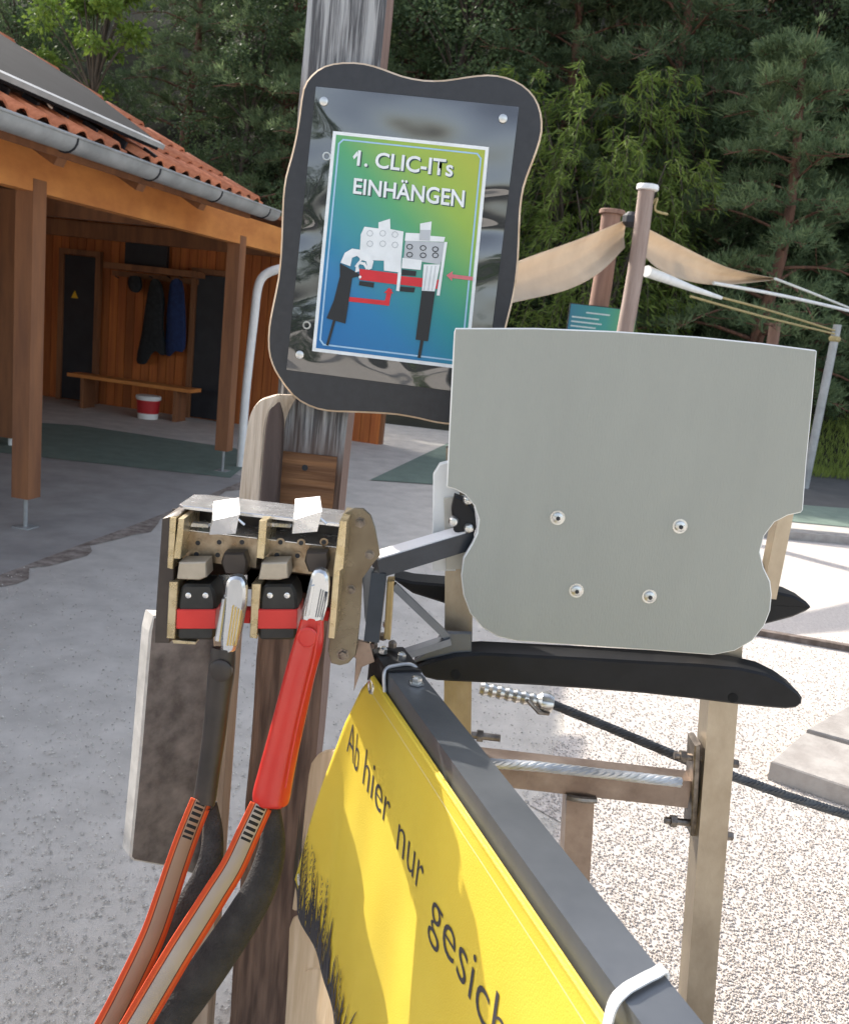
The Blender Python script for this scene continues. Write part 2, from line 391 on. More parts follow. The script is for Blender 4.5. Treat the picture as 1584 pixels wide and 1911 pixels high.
# clay tiles: pantile mesh shared
TW, TL = .165, .29
tm = BM(); prof = []
for k in range(9):
    x = k / 8; prof.append((x * (TW + .02), .028 * (math.sin(x * 2 * math.pi - .6)) * (1 if x < .62 else .55) + .02))
rows = []
for (y, dz) in ((0, .034), (TL + .05, .004)):
    rows.append([tm.verts.new((x, y, z + dz)) for x, z in prof])
low = [tm.verts.new((x, 0, z + .018)) for x, z in prof]
for k in range(8):
    tm.faces.new((rows[0][k], rows[0][k + 1], rows[1][k + 1], rows[1][k])); tm.faces.new((low[k], low[k + 1], rows[0][k + 1], rows[0][k]))
tme = bpy.data.meshes.new('roof_tile'); bmesh.ops.recalc_face_normals(tm, faces=tm.faces); tm.to_mesh(tme); tm.free(); tme.materials.append(M_tile)
tme.polygons.foreach_set('use_smooth', [True] * len(tme.polygons))
# panel outline on the roof
pc = [(300, 268), (165, 165), (0, 62), (-420, -200), (-520, -95), (0, 133)]
PN = [RS(RF(u, v, .16)) for u, v in pc]
def inpoly(x, y, P):
    c = False; j = len(P) - 1
    for i in range(len(P)):
        if (P[i][1] > y) != (P[j][1] > y) and x < (P[j][0] - P[i][0]) * (y - P[i][1]) / (P[j][1] - P[i][1]) + P[i][0]: c = not c
        j = i
    return c
MT = Matrix((e_, ru, rn)).transposed().to_4x4(); nt_ = 0
cand = []
for j in range(int(RMAX / TL)):
    for i in range(int(12 / TW)):
        s = -4 + i * TW; r = -.04 + j * TL
        if s + TW > hip(r + TL) - .10: continue
        p = RP(s, r); q = p - EYE; dz = q.dot(F_)
        if dz < .5: continue
        u = PW / 2 + FPX * q.dot(R2) / dz; v = PH / 2 - FPX * q.dot(U2) / dz
        if u < -90 or u > 640 or v < -60: continue
        if inpoly(s - .05, r + .1, PN) and inpoly(s + .3, r + .4, PN): continue
        cand.append((dz, s, r))
cand.sort()
for dz, s, r in cand[:295]:
    o = bpy.data.objects.new('roof_tile', tme); C.objects.link(o); o.parent = roof
    m4 = MT.copy(); jit = random.uniform(-.006, .006)
    m4.translation = RP(s, r + jit, .004) - wloc(roof); o.matrix_local = m4
bm = BM(); prism(bm, [RP(a, b, .16) for a, b in PN], rn * -.05, .004); pnl = obj('roof_panel', bm, M_panel, roof)
# aluminium lower frame of the panel
bm = BM(); bar(bm, RF(-500, -84, .15), RF(302, 272, .15), .05, .03, rn); obj('panel_edge', bm, M_zinc, roof)
for k in range(7):
    u = -40 + k * 55; v = 150 + k * 24.5; p = RF(u, v, .06)
    bm = BM(); bar(bm, p, p + ru * .10, .02, .05, rn); obj('panel_hook', bm, M_dark, roof)
# half-round gutter with brackets
bm = BM(); n = 10; A, B = BL(-5, .56, 2.36), BL(hip(0) - .05, .56, 2.36); rr_ = .075
ra, rb = [], []
for pt, lst in ((A, ra), (B, rb)):
    for rad in (rr_, rr_ - .004):
        for k in range(n + 1):
            an = math.pi + math.pi * k / n
            lst.append(bm.verts.new(pt + n_ * (rad * math.cos(an)) + Z_ * (rad * math.sin(an) + .03)))
for base in (0, n + 1):
    for k in range(n): bm.faces.new((ra[base + k], ra[base + k + 1], rb[base + k + 1], rb[base + k]))
for k in (0, n): bm.faces.new((ra[k], ra[k + n + 1], rb[k + n + 1], rb[k]))
gut = obj('gutter', bm, M_zinc, bld, smooth=True)
bm = BM(); cyl(bm, A + n_ * rr_ + Z_ * .035, B + n_ * rr_ + Z_ * .035, .009, 8); obj('gutter_bead', bm, M_zinc, gut)
for k in range(12):
    p = BL(-3 + k * .85, .56, 2.39)
    bm = BM(); tube(bm, [p + n_ * ((rr_ + .004) * math.cos(math.pi + math.pi * i / 8)) + Z_ * ((rr_ + .004) * math.sin(math.pi + math.pi * i / 8)) for i in range(9)], .006, 6)
    obj('gutter_bracket', bm, M_dark, gut)
# fascia under the tiles
bm = BM(); bar(bm, BL(-5, .42, 2.36), BL(hip(0) - .2, .42, 2.36), .025, .11); obj('fascia', bm, M_oak, bld)
# downpipe
bm = BM(); Yd = c2.y + .35
pp = [PX(u, v, Yd) for u, v in ((530, 500), (505, 507), (488, 520), (480, 545), (475, 590), (468, 650), (458, 745))]
pp.append(Vector((pp[-1].x, pp[-1].y, 0.0))); tube(bm, smooth(pp, 3, False), .042, 12)
obj('downpipe', bm, M_white, bld, smooth=True)
# wall with boards facing the camera
wp = G(391, 784); ws = (wp - c1).dot(e_)
bm = BM(); boxA(bm, BL(ws / 2 - 1.9, -3.2, 2.50), n_, e_, Z_, 6.3, ws + 4.2, .04); obj('porch_shade_slab', bm, M_oak, bld)  # unseen slab added to keep the porch below dark
WP = lambda u, v, off=0: PL(u, v, BL(ws - off, 0, 0), e_)
wall = None
bm = BM(); boxA(bm, BL(ws + .09, -3.2, 1.24), n_, e_, Z_, 7.6, .1, 2.48); wall = obj('wall', bm, M_oak, bld)
tw = .13
for k in range(58):
    t = .5 - k * tw
    bm = BM(); boxA(bm, BL(ws + .03 + random.uniform(-.004, .004), t, 1.24), n_, e_, Z_, tw - .008, .022, 2.48); bevel(bm, .003, 1)
    obj('board', bm, M_board, wall)
bm = BM(); boxA(bm, BL(ws / 2 - 1.5, -6.4, 1.6), n_, e_, Z_, .1, ws + 3.1, 3.2); w2 = obj('wall', bm, M_oak, bld)
for k in range(60):
    s = ws - .1 - k * .145
    if s < -2.9: break
    bm = BM(); boxA(bm, BL(s, -6.33, 1.6), e_, n_, Z_, .137, .022, 3.2); obj('board', bm, M_board, w2)
def onwall(px, off0, off1, bev=0):
    bm = BM(); ring = [WP(u, v, off1) for u, v in px]; prism(bm, ring, e_ * (off1 - off0), bev); return bm
def wallrect(u0, v0, u1, v1, off):     # upright rectangle on the wall plane from two pixel corners
    a, b = WP(u0, v0, off), WP(u1, v1, off); ta, tb = (a - c1).dot(n_), (b - c1).dot(n_)
    return ta, tb, a.z, b.z
def wallbox(name, u0, v0, u1, v1, o0, o1, m, parent=None, bev=.004, z0=None):
    ta, tb, za, zb = wallrect(u0, v0, u1, v1, (o0 + o1) / 2)
    if z0 is not None: zb = z0
    bm = BM(); boxA(bm, BL(ws - (o0 + o1) / 2, (ta + tb) / 2, (za + zb) / 2), n_, e_, Z_, abs(tb - ta), abs(o1 - o0), abs(za - zb))
    if bev: bevel(bm, bev, 1)
    ctr = BL(ws - o1, (ta + tb) / 2, min(za, zb))
    return obj(name, bm, m, parent, base=None if parent else ctr)
d1 = wallbox('door', 124, 475, 182, 748, .0, .05, M_dark, bld, z0=.02)
d2 = wallbox('door', 372, 512, 437, 778, .0, .05, M_dark, bld, z0=.02)
for dd, (u0, u1, v) in ((d1, (119, 187, 468)), (d2, (366, 443, 505))):
    ta, tb, za, zb = wallrect(u0, v, u1, v + 10, .04)
    for t in (ta, tb):
        bm = BM(); boxA(bm, BL(ws - .05, t, za / 2), n_, e_, Z_, .07, .07, za); obj('door_frame', bm, M_oak, dd)
    bm = BM(); boxA(bm, BL(ws - .05, (ta + tb) / 2, za), n_, e_, Z_, abs(tb - ta) + .07, .075, .07); obj('door_frame', bm, M_oak, dd)
ta, tb, za, zb = wallrect(134, 541, 146, 557, .055)
bm = BM(); p = BL(ws - .056, (ta + tb) / 2, zb)
prism(bm, [p - n_ * .055, p + n_ * .055, p + Z_ * .1], e_ * .003)
tag(obj('warning_sticker', bm, flat('warn_yellow', (.75, .45, .02)), base=p), 'small yellow triangle sticker on the dark porch door', 'sticker')
tag(wallbox('notice_board', 237, 448, 313, 503, .03, .09, M_dark), 'dark rectangular board hung above the coat rack in the porch', 'board')
rk = thing('coat_rack', 'brown wooden coat rack shelf fixed under the dark board', 'coat rack', BL(ws - .05, -2.6, 1.5))
wallbox('shelf', 204, 501, 376, 508, .03, .3, M_oak, rk)
wallbox('peg_rail', 210, 514, 372, 522, .03, .06, M_oak, rk)
for u in (222, 250, 285, 318, 340):
    p = WP(u, 519, .06); bm = BM(); cyl(bm, p, p - e_ * .08 + Z_ * .02, .008, 8); obj('peg', bm, M_dark, rk)
def coat(name, px, m, label, cat):
    bm = BM(); outl = [(p.x, p.y) for p in smooth([(a, b, 0) for a, b in px], 3)]
    cx = sum(a for a, b in outl) / len(outl); 
    ring = [WP(u, v, .20) for u, v in outl]; r2 = [WP(cx + (u - cx) * .72, v, .27) for u, v in outl]; r0 = [WP(u, v, .10) for u, v in outl]
    rs = [[bm.verts.new(p) for p in r] for r in (r0, ring, r2)]
    for A_, B_ in zip(rs[:-1], rs[1:]):
        for i in range(len(A_)): bm.faces.new((A_[i], A_[(i + 1) % len(A_)], B_[(i + 1) % len(A_)], B_[i]))
    bm.faces.new(rs[2]); bm.faces.new(list(reversed(rs[0])))
    o = obj(name, bm, m, base=WP(cx, outl[len(outl) // 2][1], .2), smooth=60); return tag(o, label, cat)
coat('coat', [(282, 524), (300, 526), (308, 560), (306, 610), (312, 662), (290, 655), (268, 678), (255, 672), (265, 620), (272, 570)], mat('dark_cloth', (.012, .014, .016), .9, scale=20, col2=(.03, .035, .04)), 'black long coat hanging on the porch coat rack', 'coat')
coat('coat', [(320, 524), (340, 525), (346, 570), (346, 650), (328, 655), (310, 662), (311, 600), (314, 560)], mat('blue_cloth', (.012, .025, .09), .9, scale=20, col2=(.02, .045, .15)), 'dark blue jacket hanging on the porch coat rack', 'jacket')
coat('cap', [(243, 516), (262, 517), (266, 535), (258, 546), (245, 543), (239, 530)], mat('dark_cloth', (0, 0, 0)), 'dark cap hanging on the left end of the coat rack', 'cap')
# bench
bp_ = BL(ws - .55, -2.7, 0); bch = thing('bench', 'long plain wooden bench in front of the porch wall', 'bench', bp_)
a, b = WP(134, 700, .55), WP(362, 728, .55); zt = (a.z + b.z) / 2; ta, tb = (a - c1).dot(n_), (b - c1).dot(n_)
bm = BM(); boxA(bm, BL(ws - .5, (ta + tb) / 2, zt), n_, e_, Z_, abs(tb - ta), .3, .045); bevel(bm, .005); obj('seat', bm, M_beam, bch)
for t in (ta + .22, tb - .22):
    bm = BM(); boxA(bm, BL(ws - .5, t, (zt - .023) / 2), n_, e_, Z_, .05, .26, zt - .024); obj('leg', bm, M_oak, bch)
# bucket
pb = G(276, 781); bk = thing('bucket', 'white plastic bucket with a red band standing under the bench', 'bucket', pb)
rb_ = (G(298, 781) - G(255, 781)).length * .46
bm = BM(); lathe(bm, pb, [(rb_ * .84, .002), (rb_ * .86, .05), (rb_ * .88, .08), (rb_ * .97, .26)], 24); obj('body', bm, M_white, bk, smooth=True)
bm = BM(); lathe(bm, pb, [(rb_ * .887, .075), (rb_ * .97, .245)], 24); o = obj('band', bm, flat('bucket_red', (.45, .02, .025), .45), bk, smooth=True)
bm = BM(); lathe(bm, pb, [(rb_ * 1.03, .255), (rb_ * 1.06, .27), (rb_ * 1.06, .292), (rb_ * 1.0, .302), (rb_ * .3, .304)], 24); obj('lid', bm, M_white, bk, smooth=True)
# notices pinned on the far left boards
ta, tb, za, zb = wallrect(12, 484, 27, 522, .04)
tag(wallbox('paper_notice', 14, 484, 27, 522, .045, .049, M_white, bev=0), 'white paper notice pinned on the boards beside the inner porch post', 'notice')
tag(wallbox('small_notice', 13, 541, 24, 554, .045, .049, flat('notice_red', (.55, .30, .28)), bev=0), 'small pinkish notice pinned below the white paper notice', 'notice')

# ------------------------------------------------------------------ shade sail, poles, ropes, info board
M_log = mat('log_wood', (.24, .17, .14), .8, scale=3, stretch=(6, 6, .5), col2=(.36, .28, .24), bump=.5, bscale=30)
M_logr = mat('log_wood_red', (.20, .11, .08), .8, scale=3, stretch=(6, 6, .5), col2=(.30, .18, .13), bump=.5, bscale=30)
M_sail = mat('sail_cloth', (.60, .49, .37), .9, scale=3, stretch=(1, 1, 1), col2=(.68, .57, .44), trans=.35, bump=.4, bscale=14)
M_rope = mat('rope', (.55, .55, .50), .8, scale=60, col2=(.75, .75, .70))
M_ropey = mat('rope_yellow', (.30, .24, .10), .8, scale=60, col2=(.45, .36, .18))
YP = 9.0
def logpole(name, u, v, Y, r, m, label, cap=None, lean=0):
    p = PX(u, v, Y); b0 = Vector((p.x + lean, Y, hill(p.x, Y) if Y > 14 else 0))
    t = thing(name, label, 'pole', b0)
    bm = BM(); N = 8; tube(bm, [b0.lerp(p, k / N) + Vector((.012 * math.sin(k * 1.3), .01 * math.cos(k * 2.1), 0)) * (0 if m is M_zinc else 1) for k in range(N + 1)], [r * (1.08 - .12 * k / N) for k in range(N + 1)], 14)
    obj('shaft', bm, m, t, smooth=True)
    if cap:
        bm = BM(); lathe(bm, p - Z_ * .03, [(r * 1.05, 0), (r * 1.28, .008), (r * 1.28, .045), (r * 1.2, .055)], 20); obj('cap', bm, cap, t, smooth=True)
    return t, p
tp, ptop = logpole('log_pole', 1208, 350, YP, .082, M_log, 'greyish log pole with a white cap holding up the shade sail', M_white)
logpole('log_pole', 1142, 396, 10.6, .115, M_logr, 'reddish log pole with a flat cap behind the white capped pole', M_logr)
logpole('log_pole', 1447, 602, 13.0, .085, M_logr, 'short brown log pole standing before the dark undergrowth')
tpole, prt = logpole('steel_pole', 1562, 606, 12.0, .055, M_zinc, 'slim grey metal pole with rope tied near its top')
bm = BM(); lathe(bm, prt - Z_ * .22, [(.06, 0), (.075, .02), (.075, .05), (.06, .07)], 14); obj('rope_collar', bm, M_ropey, tpole)
def sail(name, tops, bots, label):
    bm = BM(); n = 26; m_ = 12; T = smooth([PX(*p) for p in tops], 8, False); B = smooth([PX(*p) for p in bots], 8, False)
    def at(L, f):
        x = f * (len(L) - 1); i = min(int(x), len(L) - 2); return L[i].lerp(L[i + 1], x - i)
    gr = []
    for i in range(n + 1):
        f = i / n; a, b = at(T, f), at(B, f); row = []
        for j in range(m_ + 1):
            h = j / m_; p = a.lerp(b, h); d_ = math.sin(h * math.pi) * (.16 + .05 * math.sin(f * 9)) + .018 * math.sin(h * 21 + f * 7) * f
            row.append(bm.verts.new(p + Vector((0, .8, .1)) * d_))
        gr.append(row)
    for i in range(n):
        for j in range(m_): bm.faces.new((gr[i][j], gr[i + 1][j], gr[i + 1][j + 1], gr[i][j + 1]))
    o = obj(name, bm, M_sail, base=at(B, .5), smooth=80)
    sm_ = o.modifiers.new('cloth', 'SOLIDIFY'); sm_.thickness = .004
    return tag(o, label, 'shade sail')
sail('shade_sail', [(840, 540, 7.0), (970, 486, 7.8), (1080, 446, 8.6), (1172, 408, 9.15)], [(840, 590, 7.0), (970, 562, 7.7), (1060, 540, 8.4), (1120, 508, 8.8), (1166, 462, 9.1)], 'beige shade sail stretched between the log pole and the black framed sign')
sail('shade_sail', [(1196, 420, 9.1), (1270, 458, 9.8), (1360, 500, 10.6), (1452, 520, 11.4)], [(1192, 466, 9.1), (1225, 500, 9.4), (1280, 524, 10.0), (1350, 532, 10.7), (1452, 522, 11.4)], 'beige shade sail running from the log pole towards the grey ropes')
bm = BM(); lathe(bm, PX(1178, 410, 9.1) - Z_ * .07, [(.05, 0), (.09, .04), (.09, .1), (.05, .14)], 14)
tag(obj('sail_shackle', bm, M_dark, base=PX(1178, 412, 9.1)), 'dark shackle tying the shade sail corner to the log pole', 'shackle')
def rope(pts, r, m, label, sag=.03):
    P = [PX(*p) for p in pts]; bm = BM(); tube(bm, smooth(P, 4, False), r, 6); o = obj('rope', bm, m, base=P[0], smooth=True); tag(o, label, 'rope')
rope([(1445, 520, 11.3), (1510, 545, 11.8), (1600, 581, 12.5), (1760, 640, 13)], .016, M_rope, 'pale rope running on from the tip of the shade sail')
rope([(1330, 528, 10.4), (1460, 552, 11.2), (1600, 584, 12.2), (1760, 625, 13)], .02, M_white, 'thick white rope tied below the shade sail')
rope([(1292, 542, 9.9), (1420, 575, 10.9), (1556, 617, 11.95)], .013, M_ropey, 'upper of two yellowish ropes leading to the grey metal pole')
rope([(1288, 553, 9.9), (1420, 590, 10.9), (1556, 623, 11.95)], .013, M_ropey, 'lower of two yellowish ropes leading to the grey metal pole')
rope([(1212, 385, 9.02), (1226, 370, 9.0), (1222, 392, 9.0), (1245, 400, 9.05)], .012, M_ropey, 'loose yellow rope end knotted high on the white capped pole')
bm = BM(); tube(bm, [PX(1206, 506, 9.4), PX(1290, 538, 9.9), PX(1345, 556, 10.2)], [.06, .035, .02], 10)
tag(obj('sail_spar', bm, M_white, base=PX(1206, 508, 9.4), smooth=True), 'white tapered spar under the right hand shade sail', 'spar')
# information board, half hidden
Yb = 10.2; pa, pbb = PX(1063, 570, Yb), PX(1191, 574, Yb)
ib = thing('information_board', 'blue and green information board behind the log poles', 'sign', ((pa.x + pbb.x) / 2, Yb, 0))
def gradmat(name, stops, axis=0, lo=0, hi=1, diag=0):
    m = bpy.data.materials.new(name); m.use_nodes = True; nt = m.node_tree; b = nt.nodes['Principled BSDF']
    tc = _n(nt, 'ShaderNodeTexCoord'); sp = _n(nt, 'ShaderNodeSeparateXYZ'); nt.links.new(tc.outputs['UV'], sp.inputs[0])
    mm = _n(nt, 'ShaderNodeMath', operation='MULTIPLY_ADD'); mm.inputs[1].default_value = diag
    nt.links.new(sp.outputs[1 - axis], mm.inputs[0]); nt.links.new(sp.outputs[axis], mm.inputs[2])
    mr = _n(nt, 'ShaderNodeMapRange'); mr.inputs[1].default_value = lo; mr.inputs[2].default_value = hi; nt.links.new(mm.outputs[0], mr.inputs[0])
    rp = _n(nt, 'ShaderNodeValToRGB'); e = rp.color_ramp.elements
    while len(e) < len(stops): e.new(.5)
    for el, (p, c) in zip(e, stops): el.position = p; el.color = (*c, 1)
    nt.links.new(mr.outputs[0], rp.inputs[0]); nt.links.new(rp.outputs[0], b.inputs['Base Color']); b.inputs['Roughness'].default_value = .35
    return m
def quad_uv(bm, TL_, TR_, BR_, BL_, n=1):
    uvl = bm.loops.layers.uv.verify(); vs = [bm.verts.new(p) for p in (TL_, TR_, BR_, BL_)]; f = bm.faces.new(vs)
    for lp, uv in zip(f.loops, ((0, 1), (1, 1), (1, 0), (0, 0))): lp[uvl].uv = uv
bm = BM(); zt = (pa.z + pbb.z) / 2; box(bm, (pa.x, Yb, zt - .62), (pbb.x, Yb + .03, zt)); obj('panel', bm, M_dark, ib)
bm = BM(); quad_uv(bm, Vector((pa.x + .01, Yb - .004, zt - .01)), Vector((pbb.x - .01, Yb - .004, zt - .01)), Vector((pbb.x - .01, Yb - .004, zt - .61)), Vector((pa.x + .01, Yb - .004, zt - .61)))
obj('print', bm, gradmat('info_print', [(0, (.02, .16, .24)), (.55, (.03, .25, .22)), (1, (.10, .32, .06))]), ib, normals=False)
for k, (x0, x1, z) in enumerate([(.25, .6, .08), (.05, .45, .14), (.05, .5, .19), (.05, .42, .24)]):
    wv = pbb.x - pa.x; bm = BM(); box(bm, (pa.x + x0 * wv, Yb - .007, zt - z - .016), (pa.x + x1 * wv, Yb - .005, zt - z)); obj('text_line', bm, flat('info_white', (.45, .55, .55)), ib)
for x in (pa.x + .1, pbb.x - .1):
    bm = BM(); box(bm, (x - .04, Yb + .034, 0), (x + .04, Yb + .1, zt - .02)); obj('leg', bm, M_logr, ib)

# ------------------------------------------------------------------ wooden post with its boards
def postmat():
    m = mat('weathered_post', (.085, .085, .09), .85, scale=6, stretch=(17, 17, .6), col2=(.40, .40, .40), bump=1, bscale=14, detail=8, ramp=(.43, .58))
    nt = m.node_tree; b = nt.nodes['Principled BSDF']; src = b.inputs['Base Color'].links[0].from_socket
    tc = _n(nt, 'ShaderNodeTexCoord'); sp = _n(nt, 'ShaderNodeSeparateXYZ'); nt.links.new(tc.outputs['Object'], sp.inputs[0])
    no = _n(nt, 'ShaderNodeTexNoise'); no.inputs['Scale'].default_value = 12; mp = _n(nt, 'ShaderNodeMapping'); mp.inputs['Scale'].default_value = (6, 6, .5)
    nt.links.new(tc.outputs['Object'], mp.inputs[0]); nt.links.new(mp.outputs[0], no.inputs[0])
    ad = _n(nt, 'ShaderNodeMath', operation='MULTIPLY_ADD'); ad.inputs[1].default_value = .22; nt.links.new(no.outputs[0], ad.inputs[0]); nt.links.new(sp.outputs[2], ad.inputs[2])
    mr = _n(nt, 'ShaderNodeMapRange'); mr.inputs[1].default_value = 1.42; mr.inputs[2].default_value = 1.54; nt.links.new(ad.outputs[0], mr.inputs[0])
    mx = _n(nt, 'ShaderNodeMix', data_type='RGBA'); nt.links.new(mr.outputs[0], mx.inputs[0]); nt.links.new(src, mx.inputs[7])
    rp = _n(nt, 'ShaderNodeValToRGB'); rp.color_ramp.elements[0].color = (.09, .055, .04, 1); rp.color_ramp.elements[1].color = (.22, .14, .10, 1)
    rp.color_ramp.elements[0].position = .35; rp.color_ramp.elements[1].position = .65
    nt.links.new(no.outputs[0], rp.inputs[0]); nt.links.new(rp.outputs[0], mx.inputs[6]); nt.links.new(mx.outputs[2], b.inputs['Base Color'])
    return m
M_post = postmat()
M_plank = mat('grey_plank', (.17, .145, .13), .85, scale=6, stretch=(5, 5, .6), col2=(.30, .265, .24), bump=.8, bscale=18, detail=8)
M_edge = mat('sawn_edge', (.40, .32, .24), .85, scale=5, stretch=(20, 1.2, 1), col2=(.62, .53, .43), bump=.8, bscale=20)
M_lboard = mat('weathered_board', (.085, .074, .076), .7, scale=16, col2=(.235, .21, .205), bump=.5, bscale=30, detail=8)
M_lbedge = mat('board_edge', (.45, .42, .38), .8, scale=20, col2=(.62, .58, .53))
M_raw = mat('raw_timber', (.52, .37, .22), .75, scale=5, stretch=(6, 6, .7), col2=(.68, .52, .35), bump=.3, bscale=20)
M_block = mat('brown_block', (.13, .055, .022), .75, scale=4, stretch=(.8, 1, 14), col2=(.33, .16, .07), bump=1, bscale=9, detail=8)

PYF = 1.66
po = thing('wooden_post', 'tall square weathered wooden post standing behind the black framed sign', 'post', (-.2315, PYF + .0675, 0))
bm = BM(); nseg = 30; hz = 3.1; hw = .0675
lay = []
for k in range(nseg + 1):
    z = hz * k / nseg; j = .0012 * math.sin(k * 1.9)
    lay.append([bm.verts.new((-.2315 + sx * hw + j, PYF + .0675 + sy * hw + j, z)) for sx, sy in ((-1, -1), (1, -1), (1, 1), (-1, 1))])
for a, b in zip(lay[:-1], lay[1:]):
    for k in range(4): bm.faces.new((a[k], a[(k + 1) % 4], b[(k + 1) % 4], b[k]))
bm.faces.new(list(reversed(lay[0]))); bm.faces.new(lay[-1])
bevel(bm, .008, 2, 60)
bm.normal_update()
for f in bm.faces: f.material_index = 1 if f.normal.x > .8 else 0
obj('shaft', bm, [M_post, mat('post_side_brown', (.15, .09, .07), .85, scale=5, stretch=(9, 9, .45), col2=(.26, .18, .15), bump=.8, bscale=14)], po, smooth=30)
bm = BM(); p = PX(503, 838, PYF); q = PX(500, 950, PYF)
box(bm, (-.2315 - hw + .004, PYF - .006, q.z), (-.2315 + hw - .012, PYF + .01, p.z)); bevel(bm, .003)
obj('repair_block', bm, M_block, po); 
bm = BM(); pk = PX(570, 872, PYF); cyl(bm, pk + Vector((0, -.0065, 0)), pk + Vector((0, -.002, 0)), .006, 10); obj('knot', bm, M_dark, po)
# rounded planks fixed to the left side of the post
# plank edge whose sawn left side is turned to the sun: build it as a yawed slab
def yawslab(outline, Y, th, yaw, mface, medge, parent, name, bev=.004):
    """outline traced on a plane turned by yaw about the vertical through its first point"""
    p0 = PX(*outline[0], Y); nn = Vector((math.sin(yaw), -math.cos(yaw), 0)); bm = BM()
    ring = [PL(u, v, p0, nn) for u, v in outline]
    prism(bm, ring, -nn * th, bev, 1, 0); return obj(name, bm, [mface, medge], parent, base=None if parent else (p0.x, p0.y, min(r.z for r in ring)))
M_plankd = mat('plank_in_shade', (.055, .036, .030), .8, scale=6, stretch=(5, 5, .6), col2=(.10, .07, .06), bump=.6, bscale=18)  # shade on the plank's front face put into its dark colour
sm2 = lambda l: [(p.x, p.y) for p in smooth([(a, b, 0) for a, b in l], 3)]
yawslab(sm2([(518, 737), (500, 739), (482, 747), (467, 768), (459, 800), (449, 880), (441, 960), (436, 1010), (476, 1012), (484, 930), (490, 850), (495, 795), (504, 765)]), 1.60, .05, math.radians(-40), M_edge, M_edge, po, 'plank')
bm = BM(); ppx(bm, sm2([(520, 742), (504, 762), (496, 795), (491, 850), (485, 930), (478, 1010), (508, 1012), (518, 900), (524, 800)]), 1.612, .04, .003); obj('plank', bm, M_plankd, po)
yawslab(sm2([(592, 138), (576, 146), (565, 170), (557, 215), (548, 270), (541, 320), (536, 380), (590, 385), (602, 250), (606, 150)]), 1.645, .05, math.radians(-38), M_edge, M_edge, po, 'plank')
lb = yawslab([(288, 1150), (400, 1155), (408, 1300), (404, 1450), (392, 1640), (330, 1622), (250, 1607), (243, 1600), (262, 1400), (280, 1180)], 1.52, .042, math.radians(40), M_lboard, M_lbedge, None, 'weathered_board')
tag(lb, 'dark weathered board with pale edges fixed left of the post', 'board')
bm = BM(); a, b = PX(425, 1150, 1.6), PX(420, 1950, 1.6)
box(bm, (a.x - .018, 1.585, 0), (a.x + .018, 1.66, a.z)); bevel(bm, .003)
tag(obj('timber_batten', bm, mat('batten', (.24, .17, .12), .8, scale=5, stretch=(6, 6, .5), col2=(.40, .30, .22), bump=.5), base=(a.x, 1.62, 0)), 'narrow pale timber batten upright along the left of the post', 'batten')
rb1 = yawslab([(650, 1394), (604, 1400), (590, 1408), (580, 1422), (575, 1445), (562, 1560), (552, 1640), (546, 1700), (640, 1700), (655, 1500)], 1.43, .045, math.radians(-60), M_raw, M_raw, None, 'timber_board')
tag(rb1, 'light raw timber board with rounded top behind the yellow banner edge', 'board')
rb2 = yawslab([(640, 1700), (560, 1705), (545, 1712), (539, 1730), (536, 1820), (528, 1990), (660, 1990)], 1.42, .045, math.radians(-58), M_raw, M_raw, None, 'timber_board')
tag(rb2, 'light raw timber board below the banner corner beside the post foot', 'board')
rb3 = yawslab([(640, 1806), (575, 1806), (567, 1812), (560, 2010), (660, 2010)], 1.395, .03, math.radians(-58), M_raw, M_raw, None, 'timber_block')
tag(rb3, 'light raw timber block fixed low in front of the lower raw board', 'block')

# ------------------------------------------------------------------ black framed sign
YS = 1.62
OUT = [(565, 165), (580, 140), (605, 122), (640, 115), (680, 117), (715, 127), (750, 140), (790, 148), (830, 148), (870, 142), (910, 138), (945, 143), (975, 157), (998, 180), (1010, 210), (1012, 245), (1003, 280), (990, 315), (978, 350), (972, 390), (970, 430), (968, 480), (963, 530), (955, 570), (945, 610), (935, 660), (928, 710), (918, 750), (905, 775), (880, 788), (850, 793), (815, 790), (780, 782), (740, 775), (700, 772), (650, 770), (610, 768), (575, 758), (545, 738), (520, 705), (507, 680), (500, 650), (501, 610), (508, 570), (518, 520), (523, 470), (525, 420), (527, 370), (532, 330), (543, 290), (552, 250), (558, 210)]
M_sblack = mat('sign_black', (.018, .018, .021), .42, scale=60, col2=(.026, .026, .03), spec=.55)
M_ply = mat('ply_edge', (.50, .36, .23), .8, scale=25, col2=(.68, .54, .40))
pc_ = PX(755, 780, YS)
sg = thing('sign', 'black wavy framed sign with blue green instruction sheet on the wooden post', 'sign', (pc_.x, YS, pc_.z))
bm = BM(); ppx(bm, OUT, YS, .022, .0035, 1, 0, sm=2); brd = obj('board', bm, [M_sblack, M_ply], sg)
def SQ(u, v, off): return PX(u, v, YS) + Vector((0, -off, 0))
